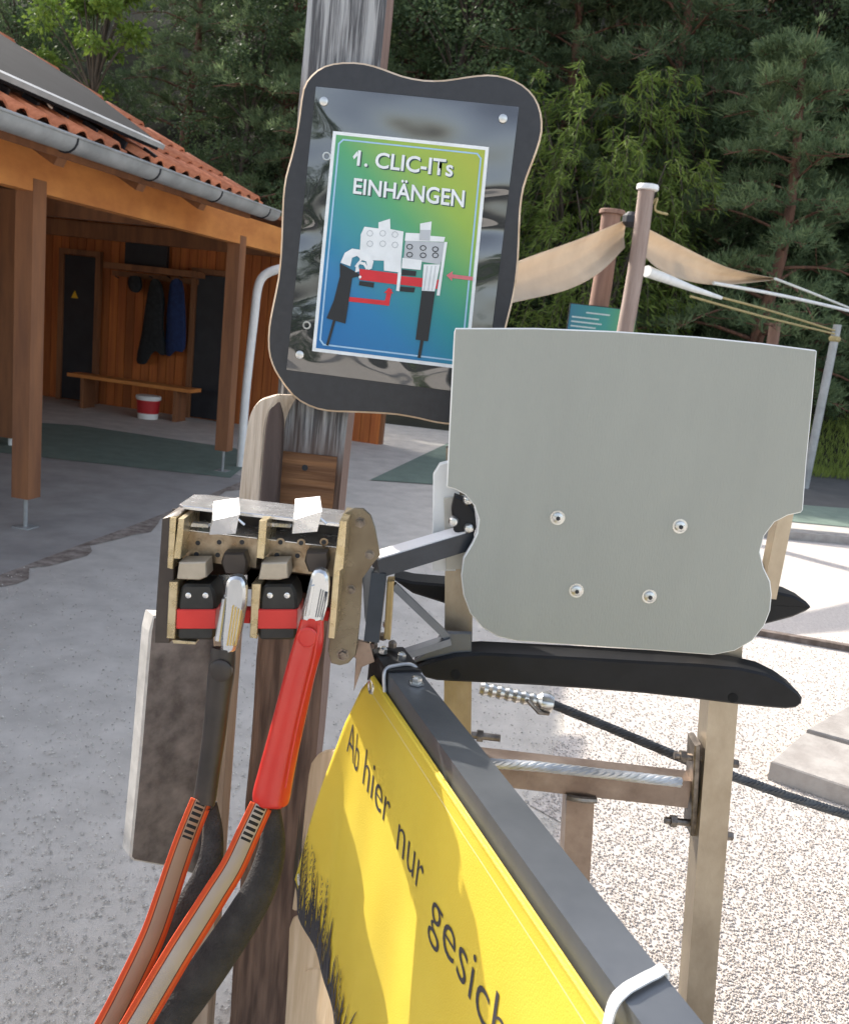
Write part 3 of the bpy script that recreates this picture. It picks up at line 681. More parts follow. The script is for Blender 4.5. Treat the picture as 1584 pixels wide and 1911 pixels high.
# crumpled clear film over a dark backing
def filmmat():
    m = bpy.data.materials.new('clear_film'); m.use_nodes = True; nt = m.node_tree; b = nt.nodes['Principled BSDF']
    b.inputs['Base Color'].default_value = (.022, .024, .028, 1); b.inputs['Roughness'].default_value = .035; b.inputs['IOR'].default_value = 1.8
    b.inputs['Specular IOR Level'].default_value = .9
    tc = _n(nt, 'ShaderNodeTexCoord'); mp = _n(nt, 'ShaderNodeMapping'); mp.inputs['Scale'].default_value = (1, 1, 1.7); mp.inputs['Rotation'].default_value = (0, .5, 0)
    nt.links.new(tc.outputs['Object'], mp.inputs[0])
    vo = _n(nt, 'ShaderNodeTexVoronoi'); vo.inputs['Scale'].default_value = 5; vo.feature = 'SMOOTH_F1'; no = _n(nt, 'ShaderNodeTexNoise'); no.inputs['Scale'].default_value = 4; no.inputs['Detail'].default_value = 1
    nt.links.new(mp.outputs[0], no.inputs[0])
    mx = _n(nt, 'ShaderNodeMix', data_type='RGBA'); mx.inputs[0].default_value = .35; nt.links.new(mp.outputs[0], mx.inputs[6]); nt.links.new(no.outputs[1], mx.inputs[7])
    nt.links.new(mx.outputs[2], vo.inputs[0])
    bp = _n(nt, 'ShaderNodeBump'); bp.inputs['Strength'].default_value = .6; bp.inputs['Distance'].default_value = .03
    nt.links.new(vo.outputs[0], bp.inputs['Height']); nt.links.new(bp.outputs[0], b.inputs['Normal'])
    return m
bm = BM(); fq = [(590, 162), (968, 200), (903, 737), (535, 690)]; ring = [SQ(u, v, .0006) for u, v in fq]
prism(bm, [p for p in ring], (0, -.0012, 0)); film = obj('film', bm, filmmat(), sg)
PQ = [(622, 245), (912, 275), (872, 690), (583, 655)]
def pq(a, b, off=.0024):    # a, b in 0..1 across and down the sheet
    t = (PQ[0][0] + (PQ[1][0] - PQ[0][0]) * a, PQ[0][1] + (PQ[1][1] - PQ[0][1]) * a); l = (PQ[3][0] + (PQ[2][0] - PQ[3][0]) * a, PQ[3][1] + (PQ[2][1] - PQ[3][1]) * a)
    return SQ(t[0] + (l[0] - t[0]) * b, t[1] + (l[1] - t[1]) * b, off)
M_pw = flat('print_white', (.78, .80, .80), .35); M_pk = flat('print_black', (.012, .013, .016), .35); M_pr = flat('print_red', (.62, .02, .03), .35)
M_pg = flat('print_grey', (.48, .50, .52), .4); M_pp = flat('print_pink', (.62, .16, .18), .4); M_pb = flat('print_lightblue', (.35, .55, .72), .4)
bm = BM(); prism(bm, [pq(0, 0, .002), pq(1, 0, .002), pq(1, 1, .002), pq(0, 1, .002)], (0, -.0006, 0)); sh = obj('sheet', bm, M_pw, sg)
bm = BM(); mg = .022
quad_uv(bm, pq(mg, mg * .7, .0029), pq(1 - mg, mg * .7, .0029), pq(1 - mg, 1 - mg * .7, .0029), pq(mg, 1 - mg * .7, .0029))
gm = gradmat('sheet_print', [(0, (.006, .13, .38)), (.30, (.006, .18, .40)), (.50, (.012, .25, .26)), (.66, (.06, .33, .12)), (.82, (.26, .42, .03)), (1, (.36, .42, .012))], 1, -.05, 1.5, .62)
nt = gm.node_tree; gm.node_tree.nodes['Principled BSDF'].inputs['Coat Weight'].default_value = .6
obj('print', bm, gm, sh, normals=False)
def poly(name, pts, m, off=.0035, parent=None):
    bm = BM(); prism(bm, [SQ(u, v, off) for u, v in pts], (0, -.0003, 0)); return obj(name, bm, m, parent or sh)
def line(name, pts, wpx, m, off=.0033, closed=False):
    bm = BM(); N = len(pts)
    for i in range(N if closed else N - 1):
        a, b = Vector(pts[i]).to_2d(), Vector(pts[(i + 1) % N]).to_2d(); d_ = (b - a).normalized(); n2 = Vector((-d_.y, d_.x)) * wpx / 2; a -= d_ * wpx * .4; b += d_ * wpx * .4
        vs = [bm.verts.new(SQ(p.x, p.y, off + .00002 * i)) for p in (a + n2, b + n2, b - n2, a - n2)]; bm.faces.new(vs)
    return obj(name, bm, m, sh)
def pxq(a, b):
    t = (PQ[0][0] + (PQ[1][0] - PQ[0][0]) * a, PQ[0][1] + (PQ[1][1] - PQ[0][1]) * a); l = (PQ[3][0] + (PQ[2][0] - PQ[3][0]) * a, PQ[3][1] + (PQ[2][1] - PQ[3][1]) * a)
    return (t[0] + (l[0] - t[0]) * b, t[1] + (l[1] - t[1]) * b)
line('border_line', [pxq(*q) for q in ((.07, .035), (.93, .035), (.955, .055), (.955, .945), (.93, .965), (.07, .965), (.045, .945), (.045, .055))], 3, M_pb, closed=True)
Z6 = lambda l: [(560 + x * .22727, 370 + y * .22727) for x, y in l]
# the drawing of the locking station and its two hooks
poly('drawn_block', Z6([(530, 235), (645, 250), (645, 200), (740, 170), (742, 255), (850, 275), (830, 520), (490, 505), (500, 300)]), M_pw)
poly('drawn_block', Z6([(868, 285), (985, 290), (985, 210), (1080, 192), (1070, 310), (1190, 320), (1180, 360), (860, 350)]), M_pw)
poly('drawn_block', Z6([(865, 350), (1205, 365), (1150, 545), (850, 500)]), M_pg)
poly('drawn_block', Z6([(985, 262), (1070, 262), (1065, 350), (980, 345)]), M_pg, .004)
poly('drawn_block', Z6([(585, 470), (690, 510), (690, 595), (830, 612), (830, 510), (700, 490)]), M_pw, .0041)
for x, y in ((575, 290), (680, 290), (780, 300), (575, 375), (680, 375), (780, 385)):
    line('drawn_hole', Z6([(x + 24 * math.cos(t * .7854), y + 24 * math.sin(t * .7854)) for t in range(8)]), 1.4, M_pg, .0045, True)
for x, y in ((900, 400), (1010, 410), (1110, 420), (900, 465), (1010, 470), (1110, 470)):
    line('drawn_hole', Z6([(x + 24 * math.cos(t * .7854), y + 20 * math.sin(t * .7854)) for t in range(8)]), 1.6, M_dark, .0045, True)
poly('drawn_latch', Z6([(840, 490), (1000, 510), (990, 590), (835, 575)]), M_pw, .0046)
poly('drawn_plate', Z6([(1185, 360), (1208, 362), (1145, 800), (1120, 798)]), M_pw, .0044)
poly('drawn_bar', Z6([(490, 580), (800, 620), (800, 710), (490, 670)]), M_pr, .0042)
poly('drawn_bar', Z6([(830, 640), (1140, 670), (1125, 745), (825, 710)]), M_pr, .0042)
poly('drawn_plate', Z6([(805, 610), (832, 612), (815, 765), (790, 760)]), M_pw, .0047)
poly('drawn_foot', Z6([(490, 680), (610, 695), (605, 735), (485, 715)]), M_pk, .0042)
poly('drawn_foot', Z6([(825, 725), (945, 735), (935, 775), (820, 765)]), M_pk, .0042)
poly('drawn_foot', Z6([(838, 585), (955, 600), (950, 640), (832, 632)]), M_pk, .0040)
poly('drawn_hook', Z6([(1015, 545), (1150, 545), (1105, 765), (1000, 760)]), M_pw, .0048)
for x in (1045, 1080, 1112): line('drawn_groove', Z6([(x, 560), (x - 28, 755)]), 1.6, M_pg, .0052)
poly('drawn_handle', Z6([(1000, 760), (1108, 768), (1050, 1175), (948, 1160)]), M_pk, .0046)
line('drawn_cord', Z6([(1002, 1165), (978, 1300)]), 6, M_pk, .0046)
hk = [(335, 530), (370, 450), (430, 415), (500, 425), (570, 465), (605, 520), (590, 580), (560, 590), (545, 520), (510, 510), (480, 545), (490, 600), (455, 610), (465, 540), (500, 500), (470, 475), (430, 490), (415, 560)]
poly('drawn_hook', Z6(hk), M_pw, .005)
line('drawn_hook', Z6([(465, 560), (490, 530), (530, 540), (550, 575)]), 5, M_pw, .0056)
poly('drawn_handle', Z6([(330, 535), (475, 615), (500, 640), (430, 655), (375, 1030), (220, 985), (280, 840), (330, 640)]), M_pk, .0048)
poly('drawn_dot', Z6([(484, 642), (497, 634), (508, 645), (500, 660), (486, 658)]), M_pw, .0056)
line('drawn_cord', Z6([(282, 1010), (228, 1200)]), 5, M_pk, .0046)
line('arrow', Z6([(415, 830), (720, 862)]), 8.5, M_pr, .0040); line('arrow', Z6([(712, 866), (735, 760)]), 8.5, M_pr, .0044)
poly('arrow_head', Z6([(690, 778), (735, 735), (765, 782)]), M_pr, .005)
line('arrow', Z6([(1240, 640), (1405, 660)]), 7, M_pp, .004); poly('arrow_head', Z6([(1200, 634), (1252, 600), (1246, 680)]), M_pp, .005)
def signtext(s, quad, m, off, bold, dx=0, dy=0):
    bm = textmesh(s, bold); xs = [v.co.x for v in bm.verts]; ys = [v.co.y for v in bm.verts]; x0, x1, y0, y1 = min(xs), max(xs), min(ys), max(ys)
    for v in bm.verts:
        a = (v.co.x - x0) / (x1 - x0); b = 1 - (v.co.y - y0) / (y1 - y0)
        u = (quad[0][0] * (1 - a) + quad[1][0] * a) * (1 - b) + (quad[3][0] * (1 - a) + quad[2][0] * a) * b
        w_ = (quad[0][1] * (1 - a) + quad[1][1] * a) * (1 - b) + (quad[3][1] * (1 - a) + quad[2][1] * a) * b
        v.co = SQ(u + dx, w_ + dy, off)
    return obj('lettering', bm, m, sh)
q1 = [(669, 281), (847, 299), (844, 331), (666, 310)]; q2 = [(662, 326), (868, 349), (865, 388), (659, 362)]
for s, q in (('1. CLIC-ITs', q1), ('EINHÄNGEN', q2)):
    signtext(s, q, flat('letter_shadow', (.03, .07, .06)), .0034, .022, 2.2, 2.2); signtext(s, q, M_pw, .0039, .018)
poly('lettering', [(659, 293), (667, 283), (669, 290), (661, 298)], M_pw, .0039)
M_scr = mat('screw_steel', (.52, .52, .50), .28, metal=.9, scale=40, col2=(.66, .66, .64))
def screw(p, r, parent, h=.004, n=6, drv=True):
    bm = BM(); lathe(bm, p + Vector((0, .001, 0)), [(r * 1.35, 0), (r * 1.35, h * .3), (r, h * .32), (r * .95, h), (r * .5, h * 1.25)], 18, Vector((0, -1, 0)))
    o = obj('screw', bm, M_scr, parent, smooth=35)
    if drv:
        bm = BM(); lathe(bm, p + Vector((0, -h * 1.22, 0)), [(r * .42, 0), (r * .42, h * .12)], 6, Vector((0, -1, 0))); obj('drive', bm, M_dark, o)
for u, v in ((605, 190), (938, 222), (560, 662)): screw(SQ(u, v, .001), .0075, sg, .005, drv=False)
for u, v in ((610, 292), (573, 607)):
    bm = BM(); p = SQ(u, v, .0022); tube(bm, [p + Vector((.006 * math.cos(t), 0, .006 * math.sin(t))) for t in [k * math.pi / 8 for k in range(16)]], .0017, 6, closed=True)
    obj('eyelet', bm, M_scr, sg, smooth=True)

# ------------------------------------------------------------------ grey cover plate
YPL = 1.38
PLT = [(850, 612), (1000, 612), (1150, 618), (1300, 628), (1420, 640), (1521, 653), (1524, 656), (1515, 760), (1505, 860), (1498, 952), (1494, 957), (1470, 962), (1445, 975), (1426, 1000), (1418, 1030), (1425, 1060), (1437, 1085), (1440, 1110), (1437, 1140), (1426, 1168), (1404, 1196), (1370, 1215), (1330, 1223), (1200, 1213), (1050, 1203), (965, 1197), (930, 1189), (900, 1172), (877, 1145), (864, 1110), (860, 1075), (864, 1042), (880, 1016), (890, 995), (893, 970), (885, 945), (868, 924), (850, 914), (835, 910), (833, 906), (838, 800), (847, 620)]
pl = thing('cover_plate', 'plain grey panel with side notches and four screws on the turnstile', 'panel', PX(1150, 1200, YPL))
M_plate = mat('plate_paint', (.305, .31, .272), .58, scale=4, stretch=(2, 1, .5), col2=(.34, .345, .302), bump=.2, bscale=200, detail=10, ramp=(.3, .7))
M_plate_e = mat('plate_edge', (.68, .68, .65), .6, scale=20, col2=(.8, .8, .77))
bm = BM(); ppx(bm, PLT, YPL, .014, .002, 1, 0); obj('panel', bm, [M_plate, M_plate_e], pl)
for u, v in ((1040, 966), (1268, 982), (1075, 1102), (1211, 1113)): screw(PX(u, v, YPL), .0088, pl, .006)

# ------------------------------------------------------------------ steel turnstile frame
M_rust = mat('bare_steel_tan', (.30, .245, .18), .34, metal=.75, scale=9, stretch=(1, 1, .6), col2=(.46, .39, .30), bump=.12, bscale=90, detail=9)
M_rustd = mat('bare_steel_brown', (.20, .145, .115), .36, metal=.75, scale=8, col2=(.38, .30, .245), bump=.12, bscale=90, detail=9)
M_steel = mat('grey_steel', (.13, .14, .155), .42, metal=.75, scale=4, stretch=(1, 1, 1), col2=(.19, .20, .215), bump=.08, bscale=60)
M_blk = mat('black_plastic', (.006, .006, .007), .5, scale=20, col2=(.012, .012, .013), spec=.3)
M_blksteel = mat('black_steel', (.02, .024, .03), .3, metal=.3, scale=10, col2=(.035, .04, .05))
M_bolt = mat('oily_bolt', (.12, .10, .085), .35, metal=.8, scale=50, col2=(.30, .26, .22))
fr = thing('turnstile_frame', 'tan steel turnstile frame with black curved bars standing on gravel', 'turnstile', (.3, 1.48, 0))
def fpost(u0, v0, Y0, u1, v1, Y1, wd, top, m, bot=0.0):
    p, q = PX(u0, v0, Y0), PX(u1, v1, Y1); d = (q - p); k0 = (top - p.z) / d.z; k1 = (bot - p.z) / d.z
    bm = BM(); bar(bm, p + d * k0 + Vector((0, .026, 0)), p + d * k1 + Vector((0, .026, 0)), wd, .052, Y_); bevel(bm, .005); obj('post', bm, m, fr); return p, p + d * k1
pR, fR = fpost(1348, 1330, 1.46, 1303, 1911, 1.40, .051, 1.3, M_rust); xr = pR.x
pLf, fL = fpost(857, 1000, 1.47, 853, 1400, 1.44, .048, 1.42, M_rust); xl = PX(854, 1400, 1.45).x
zc = PX(1100, 1462, 1.465).z
bm = BM(); box(bm, (xl + .0255, 1.466, zc - .027), (xr - .0275, 1.506, zc + .026)); bevel(bm, .004); obj('crossbar', bm, M_rustd, fr)
ptT, fT = fpost(1083, 1495, 1.465, 1074, 1650, 1.45, .05, zc - .0285, M_rustd); xt = ptT.x
bm = BM(); tube(bm, smooth([Vector((xt + a, 1.462 + b, zc - .03)) for a, b in ((-.027, 0), (0, -.004), (.027, 0))], 4, False), .006, 8); obj('weld_seam', bm, M_bolt, fr)
for x in (fL, fT, fR):
    bm = BM(); box(bm, (x.x - .06, x.y - .03, 0.0), (x.x + .06, x.y + .09, .012)); obj('foot_plate', bm, M_rustd, fr)
# small upright behind the plate's right notch
px_ = PX(1441, 1040, 1.47)
bm = BM(); box(bm, (px_.x - .012, 1.45, PX(1441, 1118, 1.45).z), (px_.x + .012, 1.48, PX(1445, 955, 1.45).z)); bevel(bm, .003); obj('stop_bar', bm, M_rust, fr)
# pale clip behind the plate's left edge
bm = BM(); ppx(bm, [(808, 886), (820, 866), (836, 862), (860, 862), (850, 1066), (806, 1066)], 1.44, .02, .002); obj('end_cap', bm, M_white, fr)
bm = BM(); ppx(bm, [(828, 930), (870, 925), (875, 1062), (832, 1063)], 1.43, .009, .001); obj('hinge_plate', bm, mat('pale_zinc', (.45, .43, .38), .5, metal=.3, scale=12, col2=(.56, .54, .48)), fr)
# black hinge block in the left notch
bm = BM(); ppx(bm, smooth2 if False else [(848, 925), (872, 935), (886, 955), (889, 985), (880, 1008), (862, 1012), (846, 990), (842, 950)], 1.40, .03, .004); hb = obj('hinge_block', bm, M_blk, fr)
for u, v, r in ((872, 933, .0075), (846, 972, .0085), (874, 985, .008)):
    bm = BM(); p = PX(u, v, 1.4); lathe(bm, p, [(r, -.002), (r, .006), (r * .7, .01), (r * .2, .011)], 14, Vector((0, -1, 0))); obj('hinge_bolt', bm, M_scr, hb, smooth=40)
# black curved bars (thick, rounded)
def bumper(top, bot, Y, th, name='bumper_bar'):
    px = top + bot[::-1]; bm = BM(); ppx(bm, px, Y, th, .004); return obj(name, bm, M_blk, fr, smooth=30)
topL = [(772, 1246), (800, 1234), (850, 1222), (900, 1219), (1000, 1224), (1100, 1229), (1200, 1235), (1300, 1240), (1380, 1247), (1430, 1258), (1465, 1275), (1490, 1293), (1497, 1303)]
botL = [(795, 1266), (815, 1271), (850, 1273), (900, 1275), (1000, 1280), (1100, 1287), (1200, 1295), (1300, 1306), (1380, 1316), (1430, 1321), (1465, 1324), (1485, 1322), (1496, 1314)]
bumper(topL, botL, 1.395, .062)
for u, v in ((850, 1259), (1367, 1302)):
    bm = BM(); p = PX(u, v, 1.395); lathe(bm, p, [(.0085, 0), (.0085, .001), (.006, .0012)], 16, Vector((0, -1, 0))); obj('bolt_hole', bm, flat('hole_black', (.002, .002, .002), .9), fr)
topU = [(735, 1078), (770, 1086), (830, 1091), (950, 1096), (1150, 1098), (1300, 1096), (1440, 1103), (1480, 1112), (1505, 1124), (1512, 1132)]
botU = [(742, 1088), (770, 1108), (830, 1127), (950, 1140), (1150, 1152), (1300, 1160), (1420, 1168), (1480, 1152), (1505, 1141), (1513, 1135)]
bumper(topU, botU, 1.515, .06)
# black tube arm, glare on its top painted as a white strip, and its dropped leg
a, b = PX(700, 1055, 1.36), PX(876, 1002, 1.42)
bm = BM(); bar(bm, a, b, .042, .030); bevel(bm, .004); obj('arm', bm, M_blksteel, fr)
bm = BM(); bar(bm, a + Z_ * .0165, b + Z_ * .0165, .036, .003); obj('arm_glare', bm, mat('glare_white', (.74, .72, .73), .35, metal=.0, scale=9, col2=(.82, .80, .80)), fr)
a2, b2 = PX(708, 1068, 1.355), PX(694, 1195, 1.335)
bm = BM(); bar(bm, a2, b2, .024, .03, Y_); bevel(bm, .003); obj('arm', bm, M_blksteel, fr)
bm = BM(); ppx(bm, [(722, 1085), (735, 1085), (728, 1195), (716, 1192)], 1.365, .03, .002); obj('arm_edge', bm, mat('brass_edge', (.34, .24, .10), .45, metal=.5, scale=15, col2=(.46, .34, .16)), fr)
bm = BM(); ppx(bm, [(672, 1058), (698, 1060), (694, 1110), (690, 1150), (688, 1190), (680, 1150), (678, 1100)], 1.345, .006, .001); obj('bracket_plate', bm, M_steel, fr)
# thin diagonal strut and its foot
bm = BM(); bar(bm, PX(734, 1092, 1.38), PX(834, 1188, 1.40), .012, .012); bevel(bm, .003); obj('strut', bm, M_steel, fr)
bm = BM(); bar(bm, PX(745, 1224, 1.375), PX(838, 1194, 1.40), .02, .012); bevel(bm, .003); obj('strut', bm, M_steel, fr)
bm = BM(); ppx(bm, [(826, 1180), (880, 1182), (880, 1222), (790, 1234), (770, 1236), (800, 1214)], 1.405, .012, .002); obj('gusset', bm, M_steel, fr)
# bolts
for u, v, L in ((902, 1374, 1), (1262, 1533, 1), (1280, 1412, 1)):
    p = PX(u, v, 1.47); bm = BM(); cyl(bm, p + Vector((-.022, 0, 0)), p + Vector((.03, 0, 0)), .0065, 10); lathe(bm, p + Vector((-.012, 0, 0)), [(.011, 0), (.011, .011)], 6, X_); obj('bolt', bm, M_bolt, fr, smooth=30)
for u, v in ((1370, 1425), (1360, 1560)):
    p = PX(u, v, 1.475); bm = BM(); lathe(bm, p, [(.008, -.004), (.008, .006)], 6, X_); obj('bolt', bm, M_bolt, fr)
bm = BM(); ppx(bm, [(1296, 1392), (1308, 1390), (1300, 1560), (1288, 1560)], 1.455, .05, .002); obj('mounting_plate', bm, M_bolt, fr)

# ------------------------------------------------------------------ wire ropes
def wire(name, pts, r, m, label, twist=90, strands=6):
    P = smooth(pts, 16, False); bm = BM(); L = 0; acc = [0]
    for a, b in zip(P[:-1], P[1:]): L += (b - a).length; acc.append(L)
    for s in range(strands):
        path = []
        for i, p in enumerate(P):
            t = (P[min(i + 1, len(P) - 1)] - P[max(i - 1, 0)]).normalized(); sx = t.cross(Z_).normalized(); q = sx.cross(t); a = acc[i] * twist + s * 2 * math.pi / strands
            path.append(p + (sx * math.cos(a) + q * math.sin(a)) * r * .6)
        tube(bm, path, r * .5, 6)
    o = obj(name, bm, m, base=P[0], smooth=True); return tag(o, label, 'cable')
M_cable = mat('black_cable', (.03, .032, .038), .45, scale=60, col2=(.06, .064, .07))
def dens(pts, n=6):
    out = []
    for a, b in zip(pts[:-1], pts[1:]):
        for k in range(n): out.append(a.lerp(b, k / n))
    return out + [pts[-1]]
wire('black_cable', dens([PX(1010, 1306, 1.60), PX(1130, 1355, 1.60), PX(1283, 1420, 1.58)]), .0085, M_cable, 'black twisted cable sloping down to the tan frame post', 130)
wire('black_cable', dens([PX(1360, 1446, 1.56), PX(1470, 1486, 1.57), PX(1640, 1540, 1.6)]), .0085, M_cable, 'black twisted cable leaving the frame post past the slabs', 130)
wire('wire_rope', dens([PX(905, 1424, 1.447), PX(1000, 1430, 1.448), PX(1120, 1443, 1.45), PX(1270, 1460, 1.452)]), .0085, mat('bright_wire', (.42, .43, .44), .4, metal=.7, scale=40, col2=(.6, .6, .6)), 'bright twisted wire rope resting along the frame crossbar', 75)
tb_ = thing('cable_clamp', 'silver threaded clamp on the end of the black cable', 'clamp', PX(960, 1310, 1.6))
bm = BM(); P0, P1 = PX(895, 1284, 1.6), PX(1030, 1314, 1.6); seg = [P0.lerp(P1, k / 18) for k in range(19)]
tube(bm, seg, [.011 + .003 * (k % 2) for k in range(15)] + [.019, .02, .02, .017], 14); obj('body', bm, M_scr, tb_, smooth=30)
bm = BM(); tube(bm, [PX(985, 1308, 1.585), PX(1005, 1330, 1.58), PX(1022, 1332, 1.585), PX(1026, 1318, 1.595)], .004, 8); obj('loop', bm, M_bolt, tb_, smooth=True)

# ------------------------------------------------------------------ gate rail with yellow banner
ZR = 1.09
rd = Vector((.350, -.9367, 0)).normalized(); rl = Vector((rd.y, -rd.x, 0))       # rl points left of the rail
if rl.x > 0: rl = -rl
L0 = G(850, 1430, ZR); s_end = (G(700, 1235, ZR) - L0).dot(rd)
def RA(s, side=0, z=0): return L0 + rd * s - rl * side + Z_ * z        # side: metres to the right of the top left edge
gt = thing('gate_rail', 'square grey steel gate rail carrying the yellow banner', 'gate', RA(0, .025, -1.09))
bm = BM(); bar(bm, RA(s_end + .02, .026, -.025), RA(.62, .026, -.025), .052, .05); bevel(bm, .004, 2); obj('rail', bm, M_steel, gt)
bm = BM(); bar(bm, RA(s_end - .05, .026, -.024), RA(s_end + .045, .026, -.024), .056, .056); bevel(bm, .006); obj('end_clamp', bm, M_blk, gt)
bm = BM(); p = RA(s_end + .09, .03, .001); lathe(bm, p, [(.012, 0), (.012, .003), (.0085, .0035), (.0085, .010), (.004, .012)], 6); obj('bolt', bm, M_scr, gt, smooth=20)
for k, (s, sd_, z) in enumerate(((-.02, .01, .006), (-.035, .03, .01), (.0, .035, .004), (-.055, .018, .016), (-.075, .03, .03), (-.03, -.004, .012))):
    bm = BM(); p = RA(s_end + s, sd_, z); lathe(bm, p, [(.007, 0), (.007, .008), (.004, .011)], 6); obj('clamp_nut', bm, M_bolt if k % 2 else M_scr, gt, smooth=20)
bm = BM(); tube(bm, smooth([RA(s_end + .05, -.004, -.03), RA(s_end + .04, -.004, .002), RA(s_end + .03, .02, .006), RA(s_end + .03, .045, .005), RA(s_end + .05, .058, -.01)], 5, False), .003, 8); obj('wire_loop', bm, mat('bright_wire', (0, 0, 0)), gt, smooth=True)
bm = BM(); ppx(bm, [(650, 1190), (690, 1200), (700, 1235), (676, 1245), (660, 1290), (664, 1230), (640, 1205)], 1.34, .006, .001); obj('end_bracket', bm, M_rustd, gt)
for s in (.58,):
    bm = BM(); box(bm, RA(s, .004, -1.09), RA(s, .004, -1.09) + Vector((.04, .04, 1.038))); obj('rail_post', bm, M_steel, gt)

# banner surface: s along the rail (metres from the text's n), t down
BN1, BH = .66, .655
def sleft(t): return float(np.interp(t, [0, .05, .15, .3, .67], [s_end - .012, s_end - .07, -.482, -.568, -.765]))
def ban(s, t, off=0):
    f = t / BH
    wob = .006 * math.sin(s * 19 + 1.0) * f + .0035 * math.sin(s * 37 + t * 9) * f
    p = RA(s, -.0035, -.028 - t) + rl * (wob + off)
    w_ = max(0, (s_end + .06 - s) / .49); k = 1 - .175 * w_ ** 1.5
    return EYE + (p - EYE) * k                     # the free corner curls out towards the path
def banmat():
    m = mat('yellow_tarp', (.80, .62, .07), .45, scale=2.5, col2=(.85, .69, .10), bump=.2, bscale=400, trans=.30, spec=.4)
    return m
ns, nt2 = 90, 40
bn = thing('banner', 'yellow tarpaulin banner with black lettering hung from the grey gate rail', 'banner', RA(0, 0, -.53))
def bs(i, t): return sleft(t) + (BN1 - sleft(t)) * i / ns
bm = BM(); gr = [[bm.verts.new(ban(bs(i, BH * j / nt2), BH * j / nt2)) for j in range(nt2 + 1)] for i in range(ns + 1)]
for i in range(ns):
    for j in range(nt2): bm.faces.new((gr[i][j], gr[i + 1][j], gr[i + 1][j + 1], gr[i][j + 1]))
cl = obj('cloth', bm, banmat(), bn, smooth=80); md = cl.modifiers.new('thick', 'SOLIDIFY'); md.thickness = .0012; md.offset = -1
bm = BM(); tube(bm, [ban(sleft(0) + (BN1 - sleft(0)) * k / 60, .005, .002) for k in range(61)], .0042, 8); obj('hem', bm, MATS['yellow_tarp'], bn, smooth=True)
bm = BM(); A_ = [ban(sleft(.03) + .01 + .98 * k / 90, .0290, .0016) for k in range(91)]; B_ = [ban(sleft(.03) + .01 + .98 * k / 90, .0300, .0016) for k in range(91)]
strip(bm, A_, B_); obj('stitching', bm, flat('stitch', (.75, .70, .45)), bn)
M_bk = flat('banner_black', (.040, .037, .042), .55)
def bantext(s, s0, s1, tb, h):
    bm = textmesh(s, -.008); bmesh.ops.subdivide_edges(bm, edges=[e for e in bm.edges if e.calc_length() > .15], cuts=1)
    xs = [v.co.x for v in bm.verts]; x0, x1 = min(xs), max(xs)
    for v in bm.verts:
        v.co = ban(s0 + (v.co.x - x0) / (x1 - x0) * (s1 - s0), tb - v.co.y * h / .72, .0022)
    return obj('lettering', bm, M_bk, bn)
def tofind(u, v):            # banner coordinates of a pixel (flat approximation)
    p = PL(u, v, RA(0, -.0035), rl); return (p - L0).dot(rd), -(p.z - ZR) - .028
for wd, s0, s1, tb2 in (('Ab', -.455, -.372, .190), ('hier', -.335, -.200, .184), ('nur', -.157, -.046, .188), ('gesichert', -.003, .345, .195)): bantext(wd, s0, s1, tb2, .066)

# printed grass silhouettes along the lower edge of the banner
def tri_on(bm, pts, off):
    for k in range(len(pts)): pass
    vs = [bm.verts.new(ban(a, b, off)) for a, b in pts]; bm.faces.new(vs)
bm = BM(); rr = random.Random(3); lay_ = [0]
def blade_on(s0, t0, h, wd, dx, nq=10):
    lay_[0] += 1; of = .0034 + .000008 * lay_[0]; L_, R_2 = [], []
    for q in range(nq + 1):
        f = q / nq; ww = wd * (1 - f) ** .7 + .0003; c_ = s0 + dx * f * f; L_.append((c_ - ww, t0 - h * f)); R_2.append((c_ + ww, t0 - h * f))
    for q in range(nq): tri_on(bm, [L_[q], R_2[q], R_2[q + 1], L_[q + 1]], of)
for k in range(105):
    u_ = rr.random() ** 1.5 * .52; t0 = BH - .003 - rr.random() ** 2 * .03; s0 = sleft(t0) + .006 + u_
    blade_on(s0, t0, rr.uniform(.05, .20) * (1 - .55 * u_ / .52), rr.uniform(.0016, .0055), rr.uniform(-.012, .03))
for k in range(24):
    t0 = BH - .002; s0 = sleft(t0) + .012 + k * .021
    blade_on(s0, t0, rr.uniform(.045, .10) * (1 - .5 * k / 24), .011, rr.uniform(-.006, .006))
for k in range(34):     # feathery seed heads
    u_ = rr.random() ** 1.2 * .40; t0 = BH - rr.uniform(.10, .235) * (1 - .5 * u_ / .4); s0 = sleft(t0) + .012 + u_
    for q in range(10):
        tt = t0 + q * .008; sg_ = 1 if q % 2 else -1; lay_[0] += 1
        tri_on(bm, [(s0, tt), (s0 + sg_ * .0065, tt - .007), (s0 + sg_ * .0025, tt + .004)], .0034 + .000008 * lay_[0])
o = obj('printed_grass', bm, M_bk, bn); o['kind'] = 'stuff'
for a, b in ((sleft(.02) + .02, .02), (sleft(.62) + .03, .62)):
    bm = BM(); c_ = [ban(a + .011 * math.cos(k * math.pi / 8), b + .011 * math.sin(k * math.pi / 8), .002) for k in range(16)]; tube(bm, c_, .0028, 6, closed=True); obj('eyelet', bm, M_scr, bn, smooth=True)
